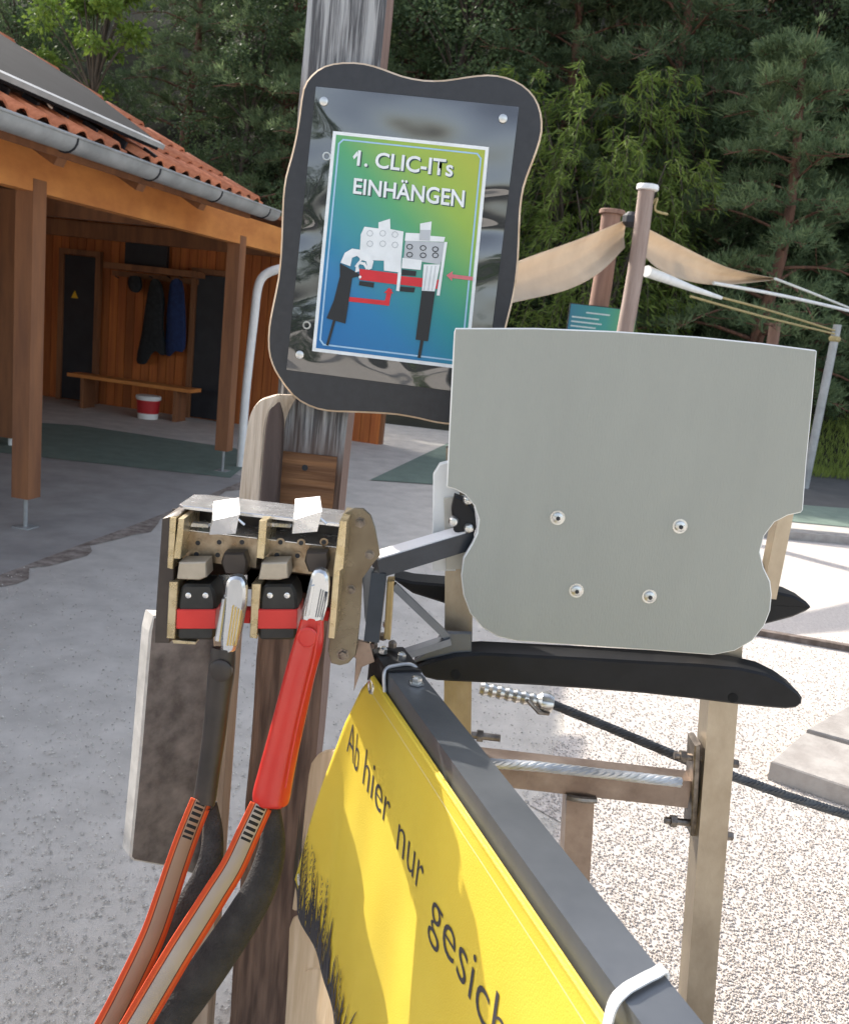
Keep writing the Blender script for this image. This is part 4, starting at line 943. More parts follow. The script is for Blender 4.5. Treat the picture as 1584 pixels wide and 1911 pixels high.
# white cable tie
zt_s = (G(1140, 1850, ZR) - L0).dot(rd)
ct = thing('cable_tie', 'white cable tie looped round the rail and banner', 'cable tie', RA(zt_s, .02, -.06))
loop = [RA(zt_s - .012, .056, -.035), RA(zt_s - .010, .054, .002), RA(zt_s - .006, .04, .0045), RA(zt_s, .02, .0048), RA(zt_s + .006, .002, .004), RA(zt_s + .010, -.010, -.006), RA(zt_s + .014, -.014, -.04), RA(zt_s + .016, -.013, -.085), RA(zt_s + .01, .01, -.088), RA(zt_s, .05, -.075)]
pth = smooth(loop, 5); bm = BM(); half = rd * .0055
vs = []
for i, p in enumerate(pth):
    t = (pth[(i + 1) % len(pth)] - pth[i - 1]).normalized(); nn = t.cross(rd).normalized() * .0011
    vs.append([bm.verts.new(p + a * half + b * nn) for a, b in ((-1, -1), (1, -1), (1, 1), (-1, 1))])
for i in range(len(vs)):
    a, b = vs[i - 1], vs[i]
    for k in range(4): bm.faces.new((a[k], a[(k + 1) % 4], b[(k + 1) % 4], b[k]))
obj('strap', bm, flat('nylon_white', (.80, .80, .78), .4), ct)
bm = BM(); boxA(bm, RA(zt_s - .012, .060, -.03), rd, rl, Z_, .012, .010, .013); bevel(bm, .002); obj('lock_head', bm, flat('nylon_white', (.8, .8, .8)), ct)

# ------------------------------------------------------------------ locking station
YD = 1.27
M_gold = mat('zinc_yellow', (.46, .37, .21), .28, metal=.75, scale=40, col2=(.62, .52, .34), detail=8)
M_gold2 = mat('zinc_brown', (.20, .14, .085), .3, metal=.75, scale=30, col2=(.40, .33, .24), detail=8)
M_sil = mat('bright_zinc', (.60, .60, .61), .26, metal=.8, scale=34, detail=9, col2=(.76, .76, .76))
M_darkst = mat('station_dark', (.045, .036, .032), .4, metal=.4, scale=9, col2=(.08, .065, .055))
M_red = mat('red_band', (.60, .025, .02), .38, scale=12, col2=(.70, .04, .03))
M_rub = mat('black_rubber', (.012, .012, .011), .5, scale=30, col2=(.03, .029, .026))
Z3 = lambda l: [(280 + x * .26515, 920 + y * .26515) for x, y in l]
st = thing('locking_station', 'metal locking station with two black and red slots on the wooden post', 'locking device', PX(480, 1200, YD))
def dev(name, px, Y, th, m, bev=.0015, parent=None, sm=0):
    bm = BM(); ppx(bm, px, Y, th, bev, sm=sm); return obj(name, bm, m, parent or st, smooth=35)
dev('back_plate', [(322, 950), (640, 958), (622, 1140), (470, 1140), (470, 1100), (330, 1095)], YD + .11, .004, M_darkst, 0)
dev('side_plate', [(303, 968), (318, 962), (331, 963), (318, 1196), (316, 1201), (289, 1200), (291, 1140)], YD + .004, .11, M_darkst)
# folded top plate, its bright upper side turned to the sky
zt0 = PX(480, 968, YD).z
bm = BM(); a, b = PX(330, 966, YD), PX(640, 970, YD); yb = YD + .125
rg = [Vector((a.x, YD + .03, zt0)), Vector((b.x, YD + .03, zt0)), Vector((b.x + .01, yb, zt0)), Vector((a.x + .01, yb, zt0)), Vector((a.x - .008, yb - .01, zt0)), Vector((a.x - .008, YD + .04, zt0))]
prism(bm, rg, (0, 0, -.006), .001); obj('top_plate', bm, M_sil, st)
# dividers: thin plates seen edge on
for px in ([(317, 966), (329, 966), (323, 1062), (312, 1060)], [(333, 968), (344, 968), (337, 1043), (324, 1042)], [(484, 972), (498, 972), (493, 1043), (478, 1041)], [(316, 1086), (332, 1086), (327, 1192), (311, 1191)], [(470, 1090), (487, 1090), (480, 1192), (466, 1190)]):
    dev('divider', px, YD - .004, .09, M_gold, .001)
dev('divider', [(634, 972), (647, 974), (640, 1062), (634, 1066), (624, 1192), (612, 1190), (622, 1064)], YD - .004, .10, M_gold, .001)
dev('end_plate', [(641, 958), (662, 948), (678, 949), (692, 962), (700, 985), (705, 1012), (709, 1036), (692, 1058), (676, 1080), (673, 1150), (668, 1195), (664, 1222), (650, 1238), (634, 1242), (618, 1238), (612, 1215), (624, 1130), (632, 1060)], YD + .05, .006, mat('oiled_steel', (.10, .075, .05), .28, metal=.75, scale=8, col2=(.27, .24, .175), detail=4, ramp=(.25, .75)), .001)
# perforated catch housings, sunlight on their tops painted as a bright ledge
for x0, x1 in ((343, 482), (499, 632)):
    zf = PX(480, 1006, YD + .035).z; zb2 = PX(480, 1060, YD + .035).z
    A0, A1 = PX(x0, 1006, YD + .035).x, PX(x1, 1008, YD + .035).x
    bm = BM(); box(bm, (A0, YD + .035, zb2), (A1, YD + .11, zf)); bevel(bm, .003); hsg = obj('catch_housing', bm, M_gold2, st)
    bm = BM(); box(bm, (A0 + .002, YD + .036, zf + .0004), (A1 - .002, YD + .109, zf + .0016)); obj('sunlit_top', bm, M_sil, hsg)
for l in ((340, 350), (490, 345), (650, 345), (330, 430), (480, 435), (630, 435), (920, 345), (1065, 350), (1225, 345), (895, 435), (1040, 440), (1195, 440)):
    u, v = Z3([l])[0]; p = PX(u, v, YD + .0345)
    bm = BM(); lathe(bm, p, [(.0065, 0), (.0065, .0012), (.0035, .0014)], 14, Vector((0, -1, 0))); h_ = obj('hole_rim', bm, M_gold2, st)
    bm = BM(); lathe(bm, p + Vector((0, -.0013, 0)), [(.0038, 0), (.0038, .0006)], 12, Vector((0, -1, 0))); obj('hole', bm, M_dark, h_)
for px in ([(418, 1032), (456, 1032), (462, 1050), (458, 1074), (420, 1072), (412, 1050)], [(572, 1030), (610, 1031), (614, 1048), (608, 1070), (576, 1068), (568, 1048)]):
    dev('hook_guard', px, YD + .012, .04, M_darkst, .003)
# latch blocks
dev('latch', [(334, 1050), (384, 1049), (386, 1077), (372, 1083), (330, 1081)], YD - .012, .04, mat('latch_alloy', (.36, .31, .24), .45, metal=.5, scale=20, col2=(.46, .40, .32)), .002)
dev('latch', [(488, 1051), (536, 1050), (538, 1079), (520, 1083), (482, 1082)], YD - .012, .04, MATS['latch_alloy'], .002)
# rollers: black bodies with a red belt
for dx, dy in ((0, 0), (152, 0)):
    r_ = dev('roller', [(338 + dx, 1096), (346 + dx, 1091), (392 + dx, 1091), (400 + dx, 1104), (403 + dx, 1125), (401 + dx, 1188), (394 + dx, 1195), (336 + dx, 1195), (330 + dx, 1188), (333 + dx, 1120)], YD - .002, .055, M_rub, .004)
    dev('belt', [(330 + dx, 1138), (403 + dx, 1138), (402 + dx, 1174), (329 + dx, 1174)], YD - .0055, .06, M_red, .0015, r_)
    for u in (352 + dx, 384 + dx):
        bm = BM(); p = PX(u, 1111, YD - .002); lathe(bm, p, [(.0045, 0), (.0045, .001), (.003, .0016)], 12, Vector((0, -1, 0))); obj('pin', bm, M_sil, r_, smooth=30)
dev('belt_end', [(455, 1138), (470, 1139), (466, 1164), (452, 1163)], YD + .02, .02, M_red, .001)
dev('belt_end', [(602, 1140), (616, 1141), (612, 1160), (600, 1158)], YD + .02, .02, M_red, .001)
dev('bottom_lip', [(322, 1194), (366, 1198), (365, 1203), (324, 1201)], YD, .05, M_gold, .0005)
dev('light_patch', [(362, 1088), (385, 1073), (462, 1073), (460, 1102), (408, 1112), (403, 1128), (396, 1100)], YD + .06, .003, M_sil, 0)  # bright sheet added for the blown-out light behind the rollers
# striker levers: tilted bright heads
def lever(tl, tr, br, bl, fl, frt):
    A, B = PX(*tl, YD + .03), PX(*tr, YD + .03); Cc, D = PX(*br, YD - .008), PX(*bl, YD - .008); E1, F1 = PX(*frt, YD - .004), PX(*fl, YD - .004)
    bm = BM(); th_ = Vector((0, 0, -.012)); back = [A + th_ * 2, B + th_ * 2]
    v = [bm.verts.new(p) for p in (A, B, Cc, D, E1, F1, back[0], back[1])]
    for q in ((0, 1, 2, 3), (3, 2, 4, 5), (0, 6, 7, 1), (0, 3, 5, 6), (1, 7, 4, 2), (5, 4, 7, 6)): bm.faces.new([v[i] for i in q])
    for f in bm.faces: f.material_index = 0
    bevel(bm, .002, 2); return obj('striker_lever', bm, M_sil, st, smooth=30)
lever((399, 936), (446, 929), (447, 960), (398, 971), (391, 998), (440, 996))
lever((551, 931), (597, 926), (601, 954), (552, 969), (545, 996), (592, 992))
for u, v in ((452, 974), (605, 972)):
    bm = BM(); p = PX(u, v, YD); cyl(bm, p + Vector((-.006, 0, .003)), p + Vector((.004, 0, -.004)), .0022, 8); obj('lever_pin', bm, M_sil, st)
for u, v, r in ((672, 975, .006), (640, 1222, .007), (655, 1100, .005), (690, 1035, .005)):
    bm = BM(); p = PX(u, v, YD + .05); lathe(bm, p, [(r * 1.5, -.001), (r * 1.5, .001), (r, .0012), (r, .006), (r * .5, .0065)], 6 if r > .0055 else 12, Vector((0, -1, 0))); obj('end_bolt', bm, M_bolt, st, smooth=25)
for x0 in (352, 505):     # return springs in front of the gap under the top plate
    a, b = PX(x0, 978, YD + .045), PX(x0 + 38, 980, YD + .045); N = 70
    bm = BM(); tube(bm, [a.lerp(b, k / N) + Vector((0, .0042 * math.cos(k * 1.26), .0042 * math.sin(k * 1.26))) for k in range(N + 1)], .0009, 5); obj('spring', bm, M_sil, st, smooth=True)
# carrier bracket back to the post
bm = BM(); box(bm, (-.30, YD + .11, 1.17), (-.17, 1.67, 1.20)); bevel(bm, .003); obj('carrier_bracket', bm, M_darkst, st)
bm = BM(); box(bm, (-.295, 1.652, 1.06), (-.175, 1.659, 1.205)); obj('carrier_flange', bm, M_darkst, st)

# ------------------------------------------------------------------ two safety lanyards
def webmat(name, mid):
    m = bpy.data.materials.new(name); m.use_nodes = True; nt = m.node_tree; b = nt.nodes['Principled BSDF']; b.inputs['Roughness'].default_value = .85
    uv = _n(nt, 'ShaderNodeTexCoord'); sp = _n(nt, 'ShaderNodeSeparateXYZ'); nt.links.new(uv.outputs['UV'], sp.inputs[0])
    rp = _n(nt, 'ShaderNodeValToRGB'); rp.color_ramp.interpolation = 'CONSTANT'; e = rp.color_ramp.elements
    st_ = [(0, (.62, .07, .015)), (.13, (.70, .12, .03)), (.19, (.12, .02, .01)), (.23, mid), (.77, (.12, .02, .01)), (.81, (.70, .12, .03)), (.9, (.60, .07, .015))]
    while len(e) < len(st_): e.new(.5)
    for el, (p, c) in zip(e, st_): el.position = p; el.color = (*c, 1)
    nt.links.new(sp.outputs[0], rp.inputs[0])
    # black bar tacks near the top, in the middle band
    wv = _n(nt, 'ShaderNodeMath', operation='MULTIPLY'); wv.inputs[1].default_value = 42; nt.links.new(sp.outputs[1], wv.inputs[0])
    fr_ = _n(nt, 'ShaderNodeMath', operation='FRACT'); nt.links.new(wv.outputs[0], fr_.inputs[0])
    g1 = _n(nt, 'ShaderNodeMath', operation='GREATER_THAN'); g1.inputs[1].default_value = .45; nt.links.new(fr_.outputs[0], g1.inputs[0])
    g2 = _n(nt, 'ShaderNodeMath', operation='LESS_THAN'); g2.inputs[1].default_value = .165; nt.links.new(sp.outputs[1], g2.inputs[0])
    g3 = _n(nt, 'ShaderNodeMath', operation='COMPARE'); g3.inputs[1].default_value = .50; g3.inputs[2].default_value = .22; nt.links.new(sp.outputs[0], g3.inputs[0])
    m1 = _n(nt, 'ShaderNodeMath', operation='MULTIPLY'); nt.links.new(g1.outputs[0], m1.inputs[0]); nt.links.new(g2.outputs[0], m1.inputs[1])
    m2 = _n(nt, 'ShaderNodeMath', operation='MULTIPLY'); nt.links.new(m1.outputs[0], m2.inputs[0]); nt.links.new(g3.outputs[0], m2.inputs[1])
    mx = _n(nt, 'ShaderNodeMix', data_type='RGBA'); nt.links.new(m2.outputs[0], mx.inputs[0]); nt.links.new(rp.outputs[0], mx.inputs[6]); mx.inputs[7].default_value = (.012, .012, .014, 1)
    no = _n(nt, 'ShaderNodeTexNoise'); no.inputs['Scale'].default_value = 14; nt.links.new(uv.outputs['Object'], no.inputs[0])
    hs = _n(nt, 'ShaderNodeHueSaturation'); mr = _n(nt, 'ShaderNodeMapRange'); mr.inputs[3].default_value = .75; mr.inputs[4].default_value = 1.25
    nt.links.new(no.outputs[0], mr.inputs[0]); nt.links.new(mr.outputs[0], hs.inputs['Value']); nt.links.new(mx.outputs[2], hs.inputs['Color'])
    nt.links.new(hs.outputs[0], b.inputs['Base Color'])
    wa = _n(nt, 'ShaderNodeTexWave'); wa.inputs['Scale'].default_value = 90; nt.links.new(uv.outputs['UV'], wa.inputs[0]); wa.bands_direction = 'Y'
    bp = _n(nt, 'ShaderNodeBump'); bp.inputs['Strength'].default_value = .4; bp.inputs['Distance'].default_value = .001; nt.links.new(wa.outputs[0], bp.inputs['Height']); nt.links.new(bp.outputs[0], b.inputs['Normal'])
    return m
M_strapb = mat('black_elastic', (.016, .014, .014), .75, scale=30, stretch=(1, 1, 1), col2=(.045, .040, .038), bump=1, bscale=260)
M_carb = mat('carabiner_steel', (.50, .52, .54), .22, metal=.9, scale=10, stretch=(1, 1, .4), col2=(.66, .68, .70))
M_redsl = mat('red_sleeve', (.62, .022, .016), .30, scale=5, col2=(.68, .035, .02), trans=.12, coat=.4, bump=.15, bscale=30)
M_blsl = mat('dark_sleeve', (.022, .017, .015), .42, scale=7, col2=(.05, .038, .032), bump=.2, bscale=40)
def webbing(parent, ctr, wid, Ys, m):
    P = smooth([(a, b, 0) for a, b in ctr], 8, False); n = len(P); Ll, Rl = [], []
    for i, p in enumerate(P):
        t = (P[min(i + 1, n - 1)] - P[max(i - 1, 0)]).normalized(); nx_ = Vector((t.y, -t.x, 0)); f = i / (n - 1)
        w_ = (wid[0] + (wid[1] - wid[0]) * f) / 2; Y = Ys[0] + (Ys[1] - Ys[0]) * f
        a, b = p - nx_ * w_, p + nx_ * w_
        Ll.append(PX(a.x, a.y, Y - .004)); Rl.append(PX(b.x, b.y, Y + .006))
    bm = BM(); strip(bm, Ll, Rl); o = obj('webbing', bm, m, parent, smooth=True); md = o.modifiers.new('thick', 'SOLIDIFY'); md.thickness = .0028; md.offset = 1; return o
def softtube(parent, ctr, rad, Ys, m, name, n=16, sm=6):
    P = smooth([(a, b, r) for (a, b), r in zip(ctr, rad)], sm, False); k = len(P); pts, rs = [], []
    for i, p in enumerate(P):
        Y = Ys[0] + (Ys[1] - Ys[0]) * i / (k - 1); pts.append(PX(p.x, p.y, Y)); r = p.z * Y / FPX; rs.append((r, r * .62))
    bm = BM(); tube(bm, pts, rs, n); return obj(name, bm, m, parent, smooth=True)
YC = YD - .035
def carab(parent, outl, Y, th):
    bm = BM(); ppx(bm, outl, Y, th, .004, sm=2); return obj('carabiner', bm, M_carb, parent, smooth=40)
l1 = thing('safety_lanyard', 'lanyard with dark sleeved carabiner hooked in the first slot', 'lanyard', PX(206, 1911, 1.2))
carab(l1, [(428, 1079), (450, 1079), (458, 1102), (454, 1150), (438, 1216), (412, 1216), (416, 1150), (420, 1100)], YC, .022)
bm = BM(); ppx(bm, [(414, 1118), (422, 1118), (411, 1198), (400, 1196)], YC - .004, .014, .002); obj('gate_lever', bm, M_carb, l1)
for k in range(4):
    x = 432 + k * 5; bm = BM(); ppx(bm, [(x + 2, 1130 + k * 3), (x + 5, 1130 + k * 3), (x - 6, 1205), (x - 9, 1205)], YC - .0015, .004, 0); obj('groove', bm, mat('gold_reflection', (.5, .36, .12), .35, metal=.7, scale=20, col2=(.6, .45, .18)), l1)  # gold reflection on the steel, painted into the grooves
softtube(l1, [(418, 1210), (414, 1250), (408, 1300), (400, 1370), (390, 1440), (382, 1494), (380, 1500)], [24, 27, 25, 24, 23, 23, 19], (YC + .01, YC - .005), M_blsl, 'sleeve')
bm = BM(); p = PX(412, 1252, YC - .006); lathe(bm, p, [(.017, -.006), (.017, .001), (.014, .003), (.004, .0035)], 20, Vector((0, -1, 0))); obj('sleeve_stud', bm, M_blsl, l1, smooth=40)
webbing(l1, [(376, 1496), (352, 1556), (332, 1612), (312, 1672), (286, 1746), (248, 1828), (206, 1911), (150, 2010)], (40, 52), (YC - .012, 1.14), webmat('web_brown', (.34, .22, .15)))
softtube(l1, [(392, 1498), (398, 1560), (388, 1625), (352, 1690), (318, 1750), (282, 1815), (235, 1911), (180, 2010)], [15, 22, 27, 28, 29, 30, 31, 31], (YC + .01, 1.18), M_strapb, 'elastic_tube')
l2 = thing('safety_lanyard', 'lanyard with bright red sleeved carabiner hooked in the second slot', 'lanyard', PX(256, 1911, 1.18))
carab(l2, [(586, 1066), (607, 1068), (613, 1096), (602, 1160), (562, 1158), (571, 1115), (578, 1085)], YC, .022)
bm = BM(); ppx(bm, [(579, 1094), (586, 1094), (577, 1150), (568, 1150)], YC - .005, .014, .002); obj('gate_lever', bm, M_carb, l2)
for k in range(4):
    x = 598 + k * 4; bm = BM(); ppx(bm, [(x, 1100 + k * 2), (x + 2, 1100 + k * 2), (x - 8, 1152), (x - 10, 1152)], YC - .0015, .004, 0); obj('groove', bm, M_steel, l2)
softtube(l2, [(584, 1152), (576, 1200), (562, 1250), (545, 1320), (528, 1390), (514, 1450), (505, 1492), (503, 1508)], [22, 29, 30, 32, 34, 37, 38, 24], (YC + .01, YC - .01), M_redsl, 'sleeve', 24)
bm = BM(); p = PX(574, 1190, YC - .010); lathe(bm, p, [(.015, -.004), (.0155, .0), (.0125, .0012), (.012, .0005), (.003, .0008)], 24, Vector((0, -1, 0))); obj('sleeve_stud', bm, M_redsl, l2, smooth=40)
softtube(l2, [(596, 1165), (586, 1230), (566, 1310), (548, 1390), (533, 1470)], [2.2] * 5, (YC - .008, YC - .026), M_redsl, 'sleeve_seam', 8)
webbing(l2, [(488, 1504), (462, 1560), (435, 1618), (404, 1668), (374, 1716), (330, 1786), (256, 1911), (200, 2005)], (42, 56), (YC - .02, 1.10), webmat('web_grey', (.42, .36, .32)))
softtube(l2, [(508, 1508), (508, 1580), (488, 1650), (452, 1715), (412, 1775), (366, 1840), (312, 1911), (240, 2005)], [17, 28, 34, 38, 40, 42, 43, 43], (YC + .0, 1.14), M_strapb, 'elastic_tube')

# ------------------------------------------------------------------ vegetation
M_bark = mat('pine_bark', (.10, .05, .035), .9, scale=6, stretch=(3, 3, .6), col2=(.22, .11, .07), bump=1, bscale=12)
M_barkd = mat('dark_bark', (.05, .04, .03), .9, scale=6, stretch=(3, 3, .6), col2=(.10, .08, .06), bump=1, bscale=12)
LM_pine = leafmat('pine_needles', (.06, .105, .055), (.20, .26, .12), .38)
LM_dark = leafmat('dark_leaves', (.034, .065, .034), (.12, .17, .07), .38)
LM_bright = leafmat('bright_leaves', (.06, .12, .02), (.20, .28, .05), .4)
LM_weep = leafmat('weeping_leaves', (.09, .15, .03), (.27, .36, .08), .5)
LM_grass = leafmat('grass_blades', (.12, .18, .03), (.34, .40, .10), .4)
def rot_to(d):           # arrays of unit dirs -> two perpendicular arrays
    ref = np.where(np.abs(d[:, 2:3]) < .9, np.array([[0, 0, 1.]]), np.array([[1., 0, 0]])); a = np.cross(d, ref); a /= np.linalg.norm(a, axis=1, keepdims=True) + 1e-9
    return a, np.cross(d, a)
def blades(pos, dirs, length, width):
    """thin pointed blades: quads"""
    n = len(pos); d = dirs / (np.linalg.norm(dirs, axis=1, keepdims=True) + 1e-9); a, b = rot_to(d); th = rng.uniform(0, 6.28, (n, 1)); s = a * np.cos(th) + b * np.sin(th)
    L = length[:, None]; W = width[:, None]
    V = np.stack([pos, pos + d * L * .45 + s * W, pos + d * L, pos + d * L * .45 - s * W], 1).reshape(-1, 3)
    return V, np.arange(n * 4).reshape(-1, 4)
def unit(n):
    v = rng.normal(size=(n, 3)); return v / np.linalg.norm(v, axis=1, keepdims=True)
def limb_mesh(paths):
    bm = BM()
    for P, r0, r1 in paths:
        k = len(P); tube(bm, P, [r0 + (r1 - r0) * i / (k - 1) for i in range(k)], 7)
    bmesh.ops.recalc_face_normals(bm, faces=bm.faces)
    me = bpy.data.meshes.new('trunk'); bm.to_mesh(me); bm.free(); me.polygons.foreach_set('use_smooth', [True] * len(me.polygons)); return me
def make_pine(seed, H, h0, reach, nb=50, tufts=34, needles=26):
    global rng; rng = np.random.default_rng(seed); R = random.Random(seed); paths = []
    tr = [Vector((.12 * math.sin(k * .8 + seed), .1 * math.cos(k * .7), H * k / 8)) for k in range(9)]; paths.append((tr, .17, .05)); pos, dr = [], []
    for b in range(nb):
        f = (b + .5) / nb; h = h0 + (H - h0) * f; az = b * 2.4 + R.uniform(-.4, .4); L = reach * (1 - f ** 2.2 * .75) * R.uniform(.6, 1.1); rise = R.uniform(-.12, .35)
        i = min(7, int(h / H * 8)); base = tr[i].lerp(tr[i + 1], h / H * 8 - i); d = Vector((math.cos(az), math.sin(az), rise)); tipP = base + d * L + Vector((0, 0, -.12 * L)); mid = base.lerp(tipP, .5) + Vector((0, 0, .12 * L))
        P = smooth([base, mid, tipP], 3, False); paths.append((P, .045 * (1.2 - f), .008))
        for k in range(tufts):
            g_ = R.uniform(.35, 1.05); q = P[min(len(P) - 1, int(g_ * (len(P) - 1)))]; sp = .30 * L * (1.15 - g_ * .4)
            c = q + Vector((R.gauss(0, sp * .55), R.gauss(0, sp * .55), abs(R.gauss(0, .12)) - .03))
            if k % 4 == 0: paths.append(([q, (q + c) / 2 + Vector((0, 0, -.03)), c], .010, .004))
            pos.append(c); dr.append((c - q).normalized() * .5 + d.normalized() * .35 + Vector((0, 0, .55)))
    pos = np.array(pos); dr = np.array(dr); n = len(pos)
    p = np.repeat(pos, needles, 0) + rng.normal(0, .045, (n * needles, 3)); d = np.repeat(dr, needles, 0) + unit(n * needles) * .85
    V, Fq = blades(p, d, rng.uniform(.10, .21, len(p)), rng.uniform(.008, .015, len(p)))
    return limb_mesh(paths), V, Fq
def make_broad(seed, H, h0, reach, clumps=70, leaves=170, ls=.055):
    global rng; rng = np.random.default_rng(seed); R = random.Random(seed); paths = []
    tr = [Vector((.15 * math.sin(k * .9 + seed), .12 * math.cos(k * 1.1), H * .8 * k / 6)) for k in range(7)]; paths.append((tr, .13, .03)); V, Fs, o = [], [], 0; cs = []
    for c in range(clumps):
        h = h0 + (H - h0) * R.random(); a = R.uniform(0, 6.28); rad = reach * math.sqrt(R.random()) * (1.05 - .5 * ((h - h0) / (H - h0)) ** 2); p = Vector((math.cos(a) * rad, math.sin(a) * rad, h)); cs.append((p, R.uniform(.28, .6) * reach / 2.0))
        i = min(5, int(max(.3, h - .5) / (H * .8) * 6)); b0 = tr[i]; paths.append((smooth([b0, b0.lerp(p, .5) + Vector((0, 0, .15)), p], 3, False), .028, .006))
    P, D = [], []
    for p, s in cs:
        q = rng.normal(0, 1, (leaves, 3)) * np.array([1, 1, .6]) * s * .55; P.append(q + np.array(p)); D.append(q / (np.linalg.norm(q, axis=1, keepdims=True) + 1e-6) + unit(leaves) * .9 + np.array([0, 0, -.25]))
    P = np.concatenate(P); D = np.concatenate(D); V, Fq = blades(P, D, rng.uniform(ls * 1.1, ls * 2.2, len(P)), rng.uniform(ls * .35, ls * .6, len(P)))
    return limb_mesh(paths), V, Fq
def make_weep(seed, H, reach, strands=190, leaves=46):
    global rng; rng = np.random.default_rng(seed); R = random.Random(seed); paths = []; P, D = [], []
    for k in range(9):
        a = R.uniform(0, 6.28); tip = Vector((math.cos(a) * reach * .5, math.sin(a) * reach * .5, H * R.uniform(.75, 1))); paths.append((smooth([Vector((R.uniform(-.2, .2), R.uniform(-.2, .2), 0)), Vector((tip.x * .4, tip.y * .4, H * .55)), tip], 4, False), .035, .008))
    for s in range(strands):
        a = R.uniform(0, 6.28); r0 = reach * math.sqrt(R.random()) * .85; z0 = H * R.uniform(.35, 1.02); out = R.uniform(.2, .5); L = R.uniform(.5, 1.2); dx, dy = math.cos(a), math.sin(a)
        pts = [Vector((dx * (r0 + out * f), dy * (r0 + out * f), z0 + .22 * math.sin(f * 2.2) - L * f * f * .9)) for f in (0, .25, .5, .75, 1)]
        paths.append((pts, .006, .003)); PP = smooth(pts, 4, False)
        for l in range(leaves):
            q = PP[R.randrange(len(PP))]; P.append(q + Vector((R.gauss(0, .02), R.gauss(0, .02), R.gauss(0, .02)))); D.append((dx * .5 + R.gauss(0, .5), dy * .5 + R.gauss(0, .5), -.55 + R.gauss(0, .35)))
    P = np.array(P); D = np.array(D); V, Fq = blades(P, D, rng.uniform(.10, .21, len(P)), rng.uniform(.008, .014, len(P)))
    return limb_mesh(paths), V, Fq
def proto(data, lm, bark):
    tme_, V, Fq = data; tme_.materials.append(bark); me = npobj('crown', V, Fq, lm); cm = me.data; bpy.data.objects.remove(me); return tme_, cm
P1 = proto(make_pine(11, 8.6, 1.2, 2.3), LM_pine, M_bark)
P2 = proto(make_pine(23, 7.4, .7, 2.7, 44), LM_pine, M_bark)
P3 = proto(make_broad(5, 7.0, .6, 2.0, 84, 230), LM_dark, M_barkd)
P4 = proto(make_broad(9, 4.6, .25, 1.5, 60, 240, .05), LM_dark, M_barkd)
P5 = proto(make_weep(31, 3.9, 1.5), LM_weep, M_barkd)
P6 = proto(make_broad(15, 6.6, 4.5, 1.05, 26, 190, .065), LM_bright, M_barkd)
def plant(name, pr, x, y, sc, rz, label, cat, group, z=None, lm=None):
    z = (hill(x, y) if y > 13.9 else 0) if z is None else z
    t = thing(name, label, cat, (x, y, z - .05), group); t.rotation_euler = (0, 0, rz); t.scale = (sc, sc, sc)
    for nm, me in (('trunk', pr[0]), ('crown', pr[1])):
        o = bpy.data.objects.new(nm, me); C.objects.link(o); o.parent = t
    return t
def at_px(u, Y): p = PX(u, 700, Y); return p.x
GP = 'pines on the wooded hillside'; GD = 'dark broadleaf trees on the wooded hillside'; GS = 'shrubs at the foot of the hillside'
T_P = 'dark green pine far up the steep wooded hillside behind the other pines'; T_D = 'dense dark broadleaf tree filling the shade of the hillside'; T_S = 'low dark shrub at the foot of the wooded hillside'
for (pr, u, Y, sc, rz, lab) in [(P2, 1400, 14.9, .86, .4, 'broad low pine right behind the slim grey metal pole and ropes'), (P2, 985, 18.6, .95, 1.5, 'pine spreading over the right shoulder of the black framed sign'), (P1, 1640, 16.2, .95, 2.2, 'pine growing out of the sunny grass verge'), (P1, 1190, 18.0, 1.05, 4.0, 'pine towering straight behind the two capped log poles'), (P1, 505, 18.4, .8, 3.1, 'slender pine whose trunk shows left of the wooden post'), (P2, 600, 17.2, .74, 5.6, 'bushy pine half hidden by the wooden post'), (P1, 880, 20.5, 1.1, 5.2, 'pine with bare reddish trunk right of the wooden post top'), (P2, 330, 20.8, .66, .9, None), (P1, 60, 21, .66, 1.9, None), (P2, 1330, 21.5, 1.1, 2.9, None), (P1, 1500, 20.5, 1.1, .2, None), (P2, 720, 22.5, 1.15, 4.4, None), (P2, 1800, 19.0, 1.0, 1.1, None), (P2, 1560, 18.0, .95, 5.0, None)]:
    plant('pine_tree', pr, at_px(u, Y), Y, sc, rz, lab or T_P, 'tree', GP)
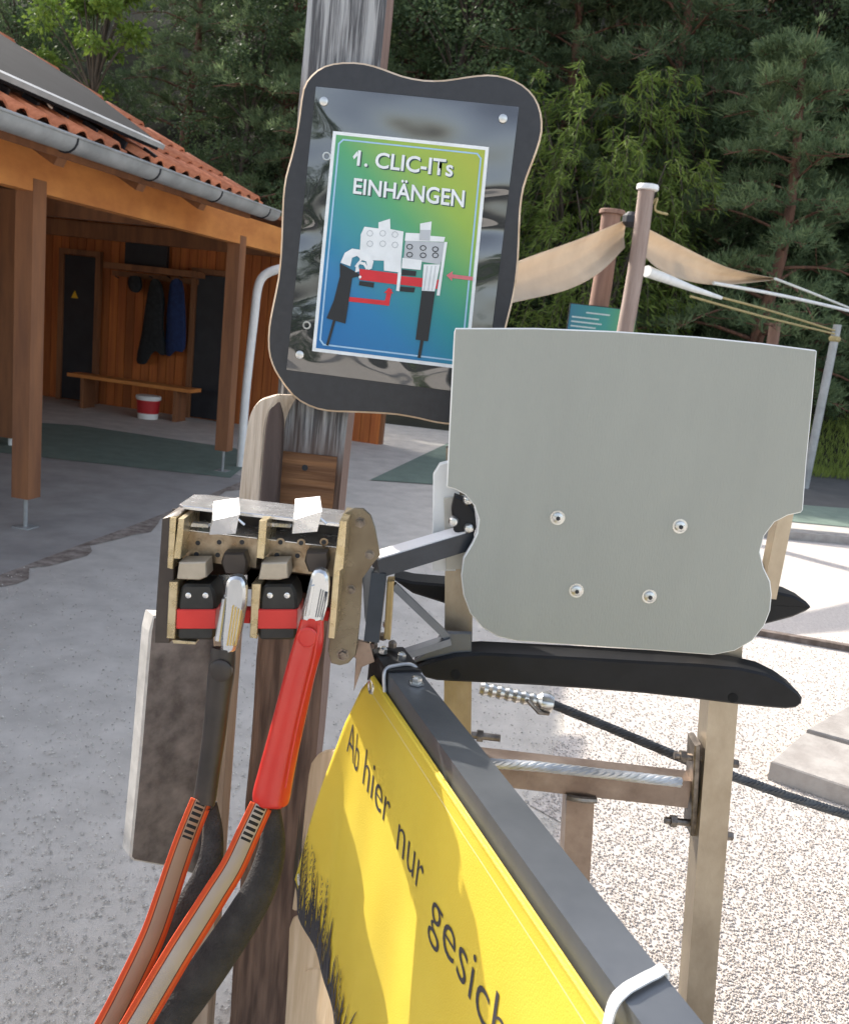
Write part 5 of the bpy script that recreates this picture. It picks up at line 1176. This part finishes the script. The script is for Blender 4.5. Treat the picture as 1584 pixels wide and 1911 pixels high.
for (pr, u, Y, sc, rz) in [(P3, 1250, 17.3, .8, .3), (P3, 1560, 19.5, 1.0, 1.3), (P3, 1080, 20.6, 1.1, 2.3), (P3, 800, 18.4, .95, 3.3), (P3, 440, 18.2, .75, 4.3), (P3, 200, 18.6, .42, 5.3), (P3, 30, 18.0, .75, .8), (P3, 640, 20.8, 1.1, 1.8), (P3, 1410, 19.2, 1.0, 2.8), (P3, 380, 22.8, .7, 3.8), (P3, 900, 23.5, 1.2, 4.8), (P3, 1180, 23.5, 1.25, 5.8), (P3, 1650, 22.5, 1.2, .1), (P3, 120, 23.4, .6, .6), (P3, 1420, 24.2, 1.25, 1.2), (P3, 560, 24.6, 1.25, 2.0)]:
    plant('broadleaf_tree', pr, at_px(u, Y), Y, sc, rz, T_D, 'tree', GD)
for (u, Y, sc, rz) in [(1500, 16.4, .62, .2), (1340, 16.0, .6, 1.2), (1650, 16.6, .7, 2.2), (1000, 16.2, .62, 3.2), (1180, 16.0, .55, 4.0), (860, 16.3, .7, 5.0), (700, 16.2, .6, .7), (560, 16.4, .75, 1.7), (1430, 17.0, .7, 2.6), (1600, 18.0, .8, 3.6)]:
    plant('shrub', P4, at_px(u, Y), Y, sc, rz, T_S, 'shrub', GS)
plant('weeping_shrub', P5, at_px(1090, 15.2), 15.2, 1.12, .5, 'fresh green weeping shrub with drooping leaves right behind the beige sails', 'shrub', None)
plant('weeping_shrub', P5, at_px(1040, 16.6), 16.6, 1.3, 2.5, 'taller weeping shrub rising behind the other drooping one', 'shrub', None)
q = PX(165, 60, 12.0); q = PX(175, 60, 16.4); plant('young_tree', P6, q.x, 16.4, .92, 1.0, 'sunlit bright green young tree growing behind the tiled roof', 'tree', None)
for k, (x, y, sc, lab) in enumerate([(-3.4, -11.5, .95, 'bushy tree behind the path mirrored left in the sign film'), (2.2, -12.5, 1.1, 'bushy tree behind the path mirrored right in the sign film')]):
    plant('broadleaf_tree', P4, x, y, sc, k * 2.0, lab, 'tree', None)
# sunny grass verge at the right
bm = None; n = 16000
gx = rng.uniform(4.5, 11.5, n); gy = rng.uniform(13.3, 16.4, n); gz = np.array([hill(a, b) if b > 13.9 else 0 for a, b in zip(gx, gy)])
keep = gy > 13.4 + .25 * np.sin(gx * 1.7); P_ = np.stack([gx, gy, gz], 1)[keep]; D_ = np.stack([rng.normal(0, .35, len(P_)), rng.normal(0, .35, len(P_)), np.ones(len(P_))], 1)
V, Fq = blades(P_, D_, rng.uniform(.06, .2, len(P_)), rng.uniform(.004, .01, len(P_)))
tag(npobj('grass', V, Fq, LM_grass), 'sunny yellow green grass verge at the foot of the hillside', 'grass', kind='stuff')
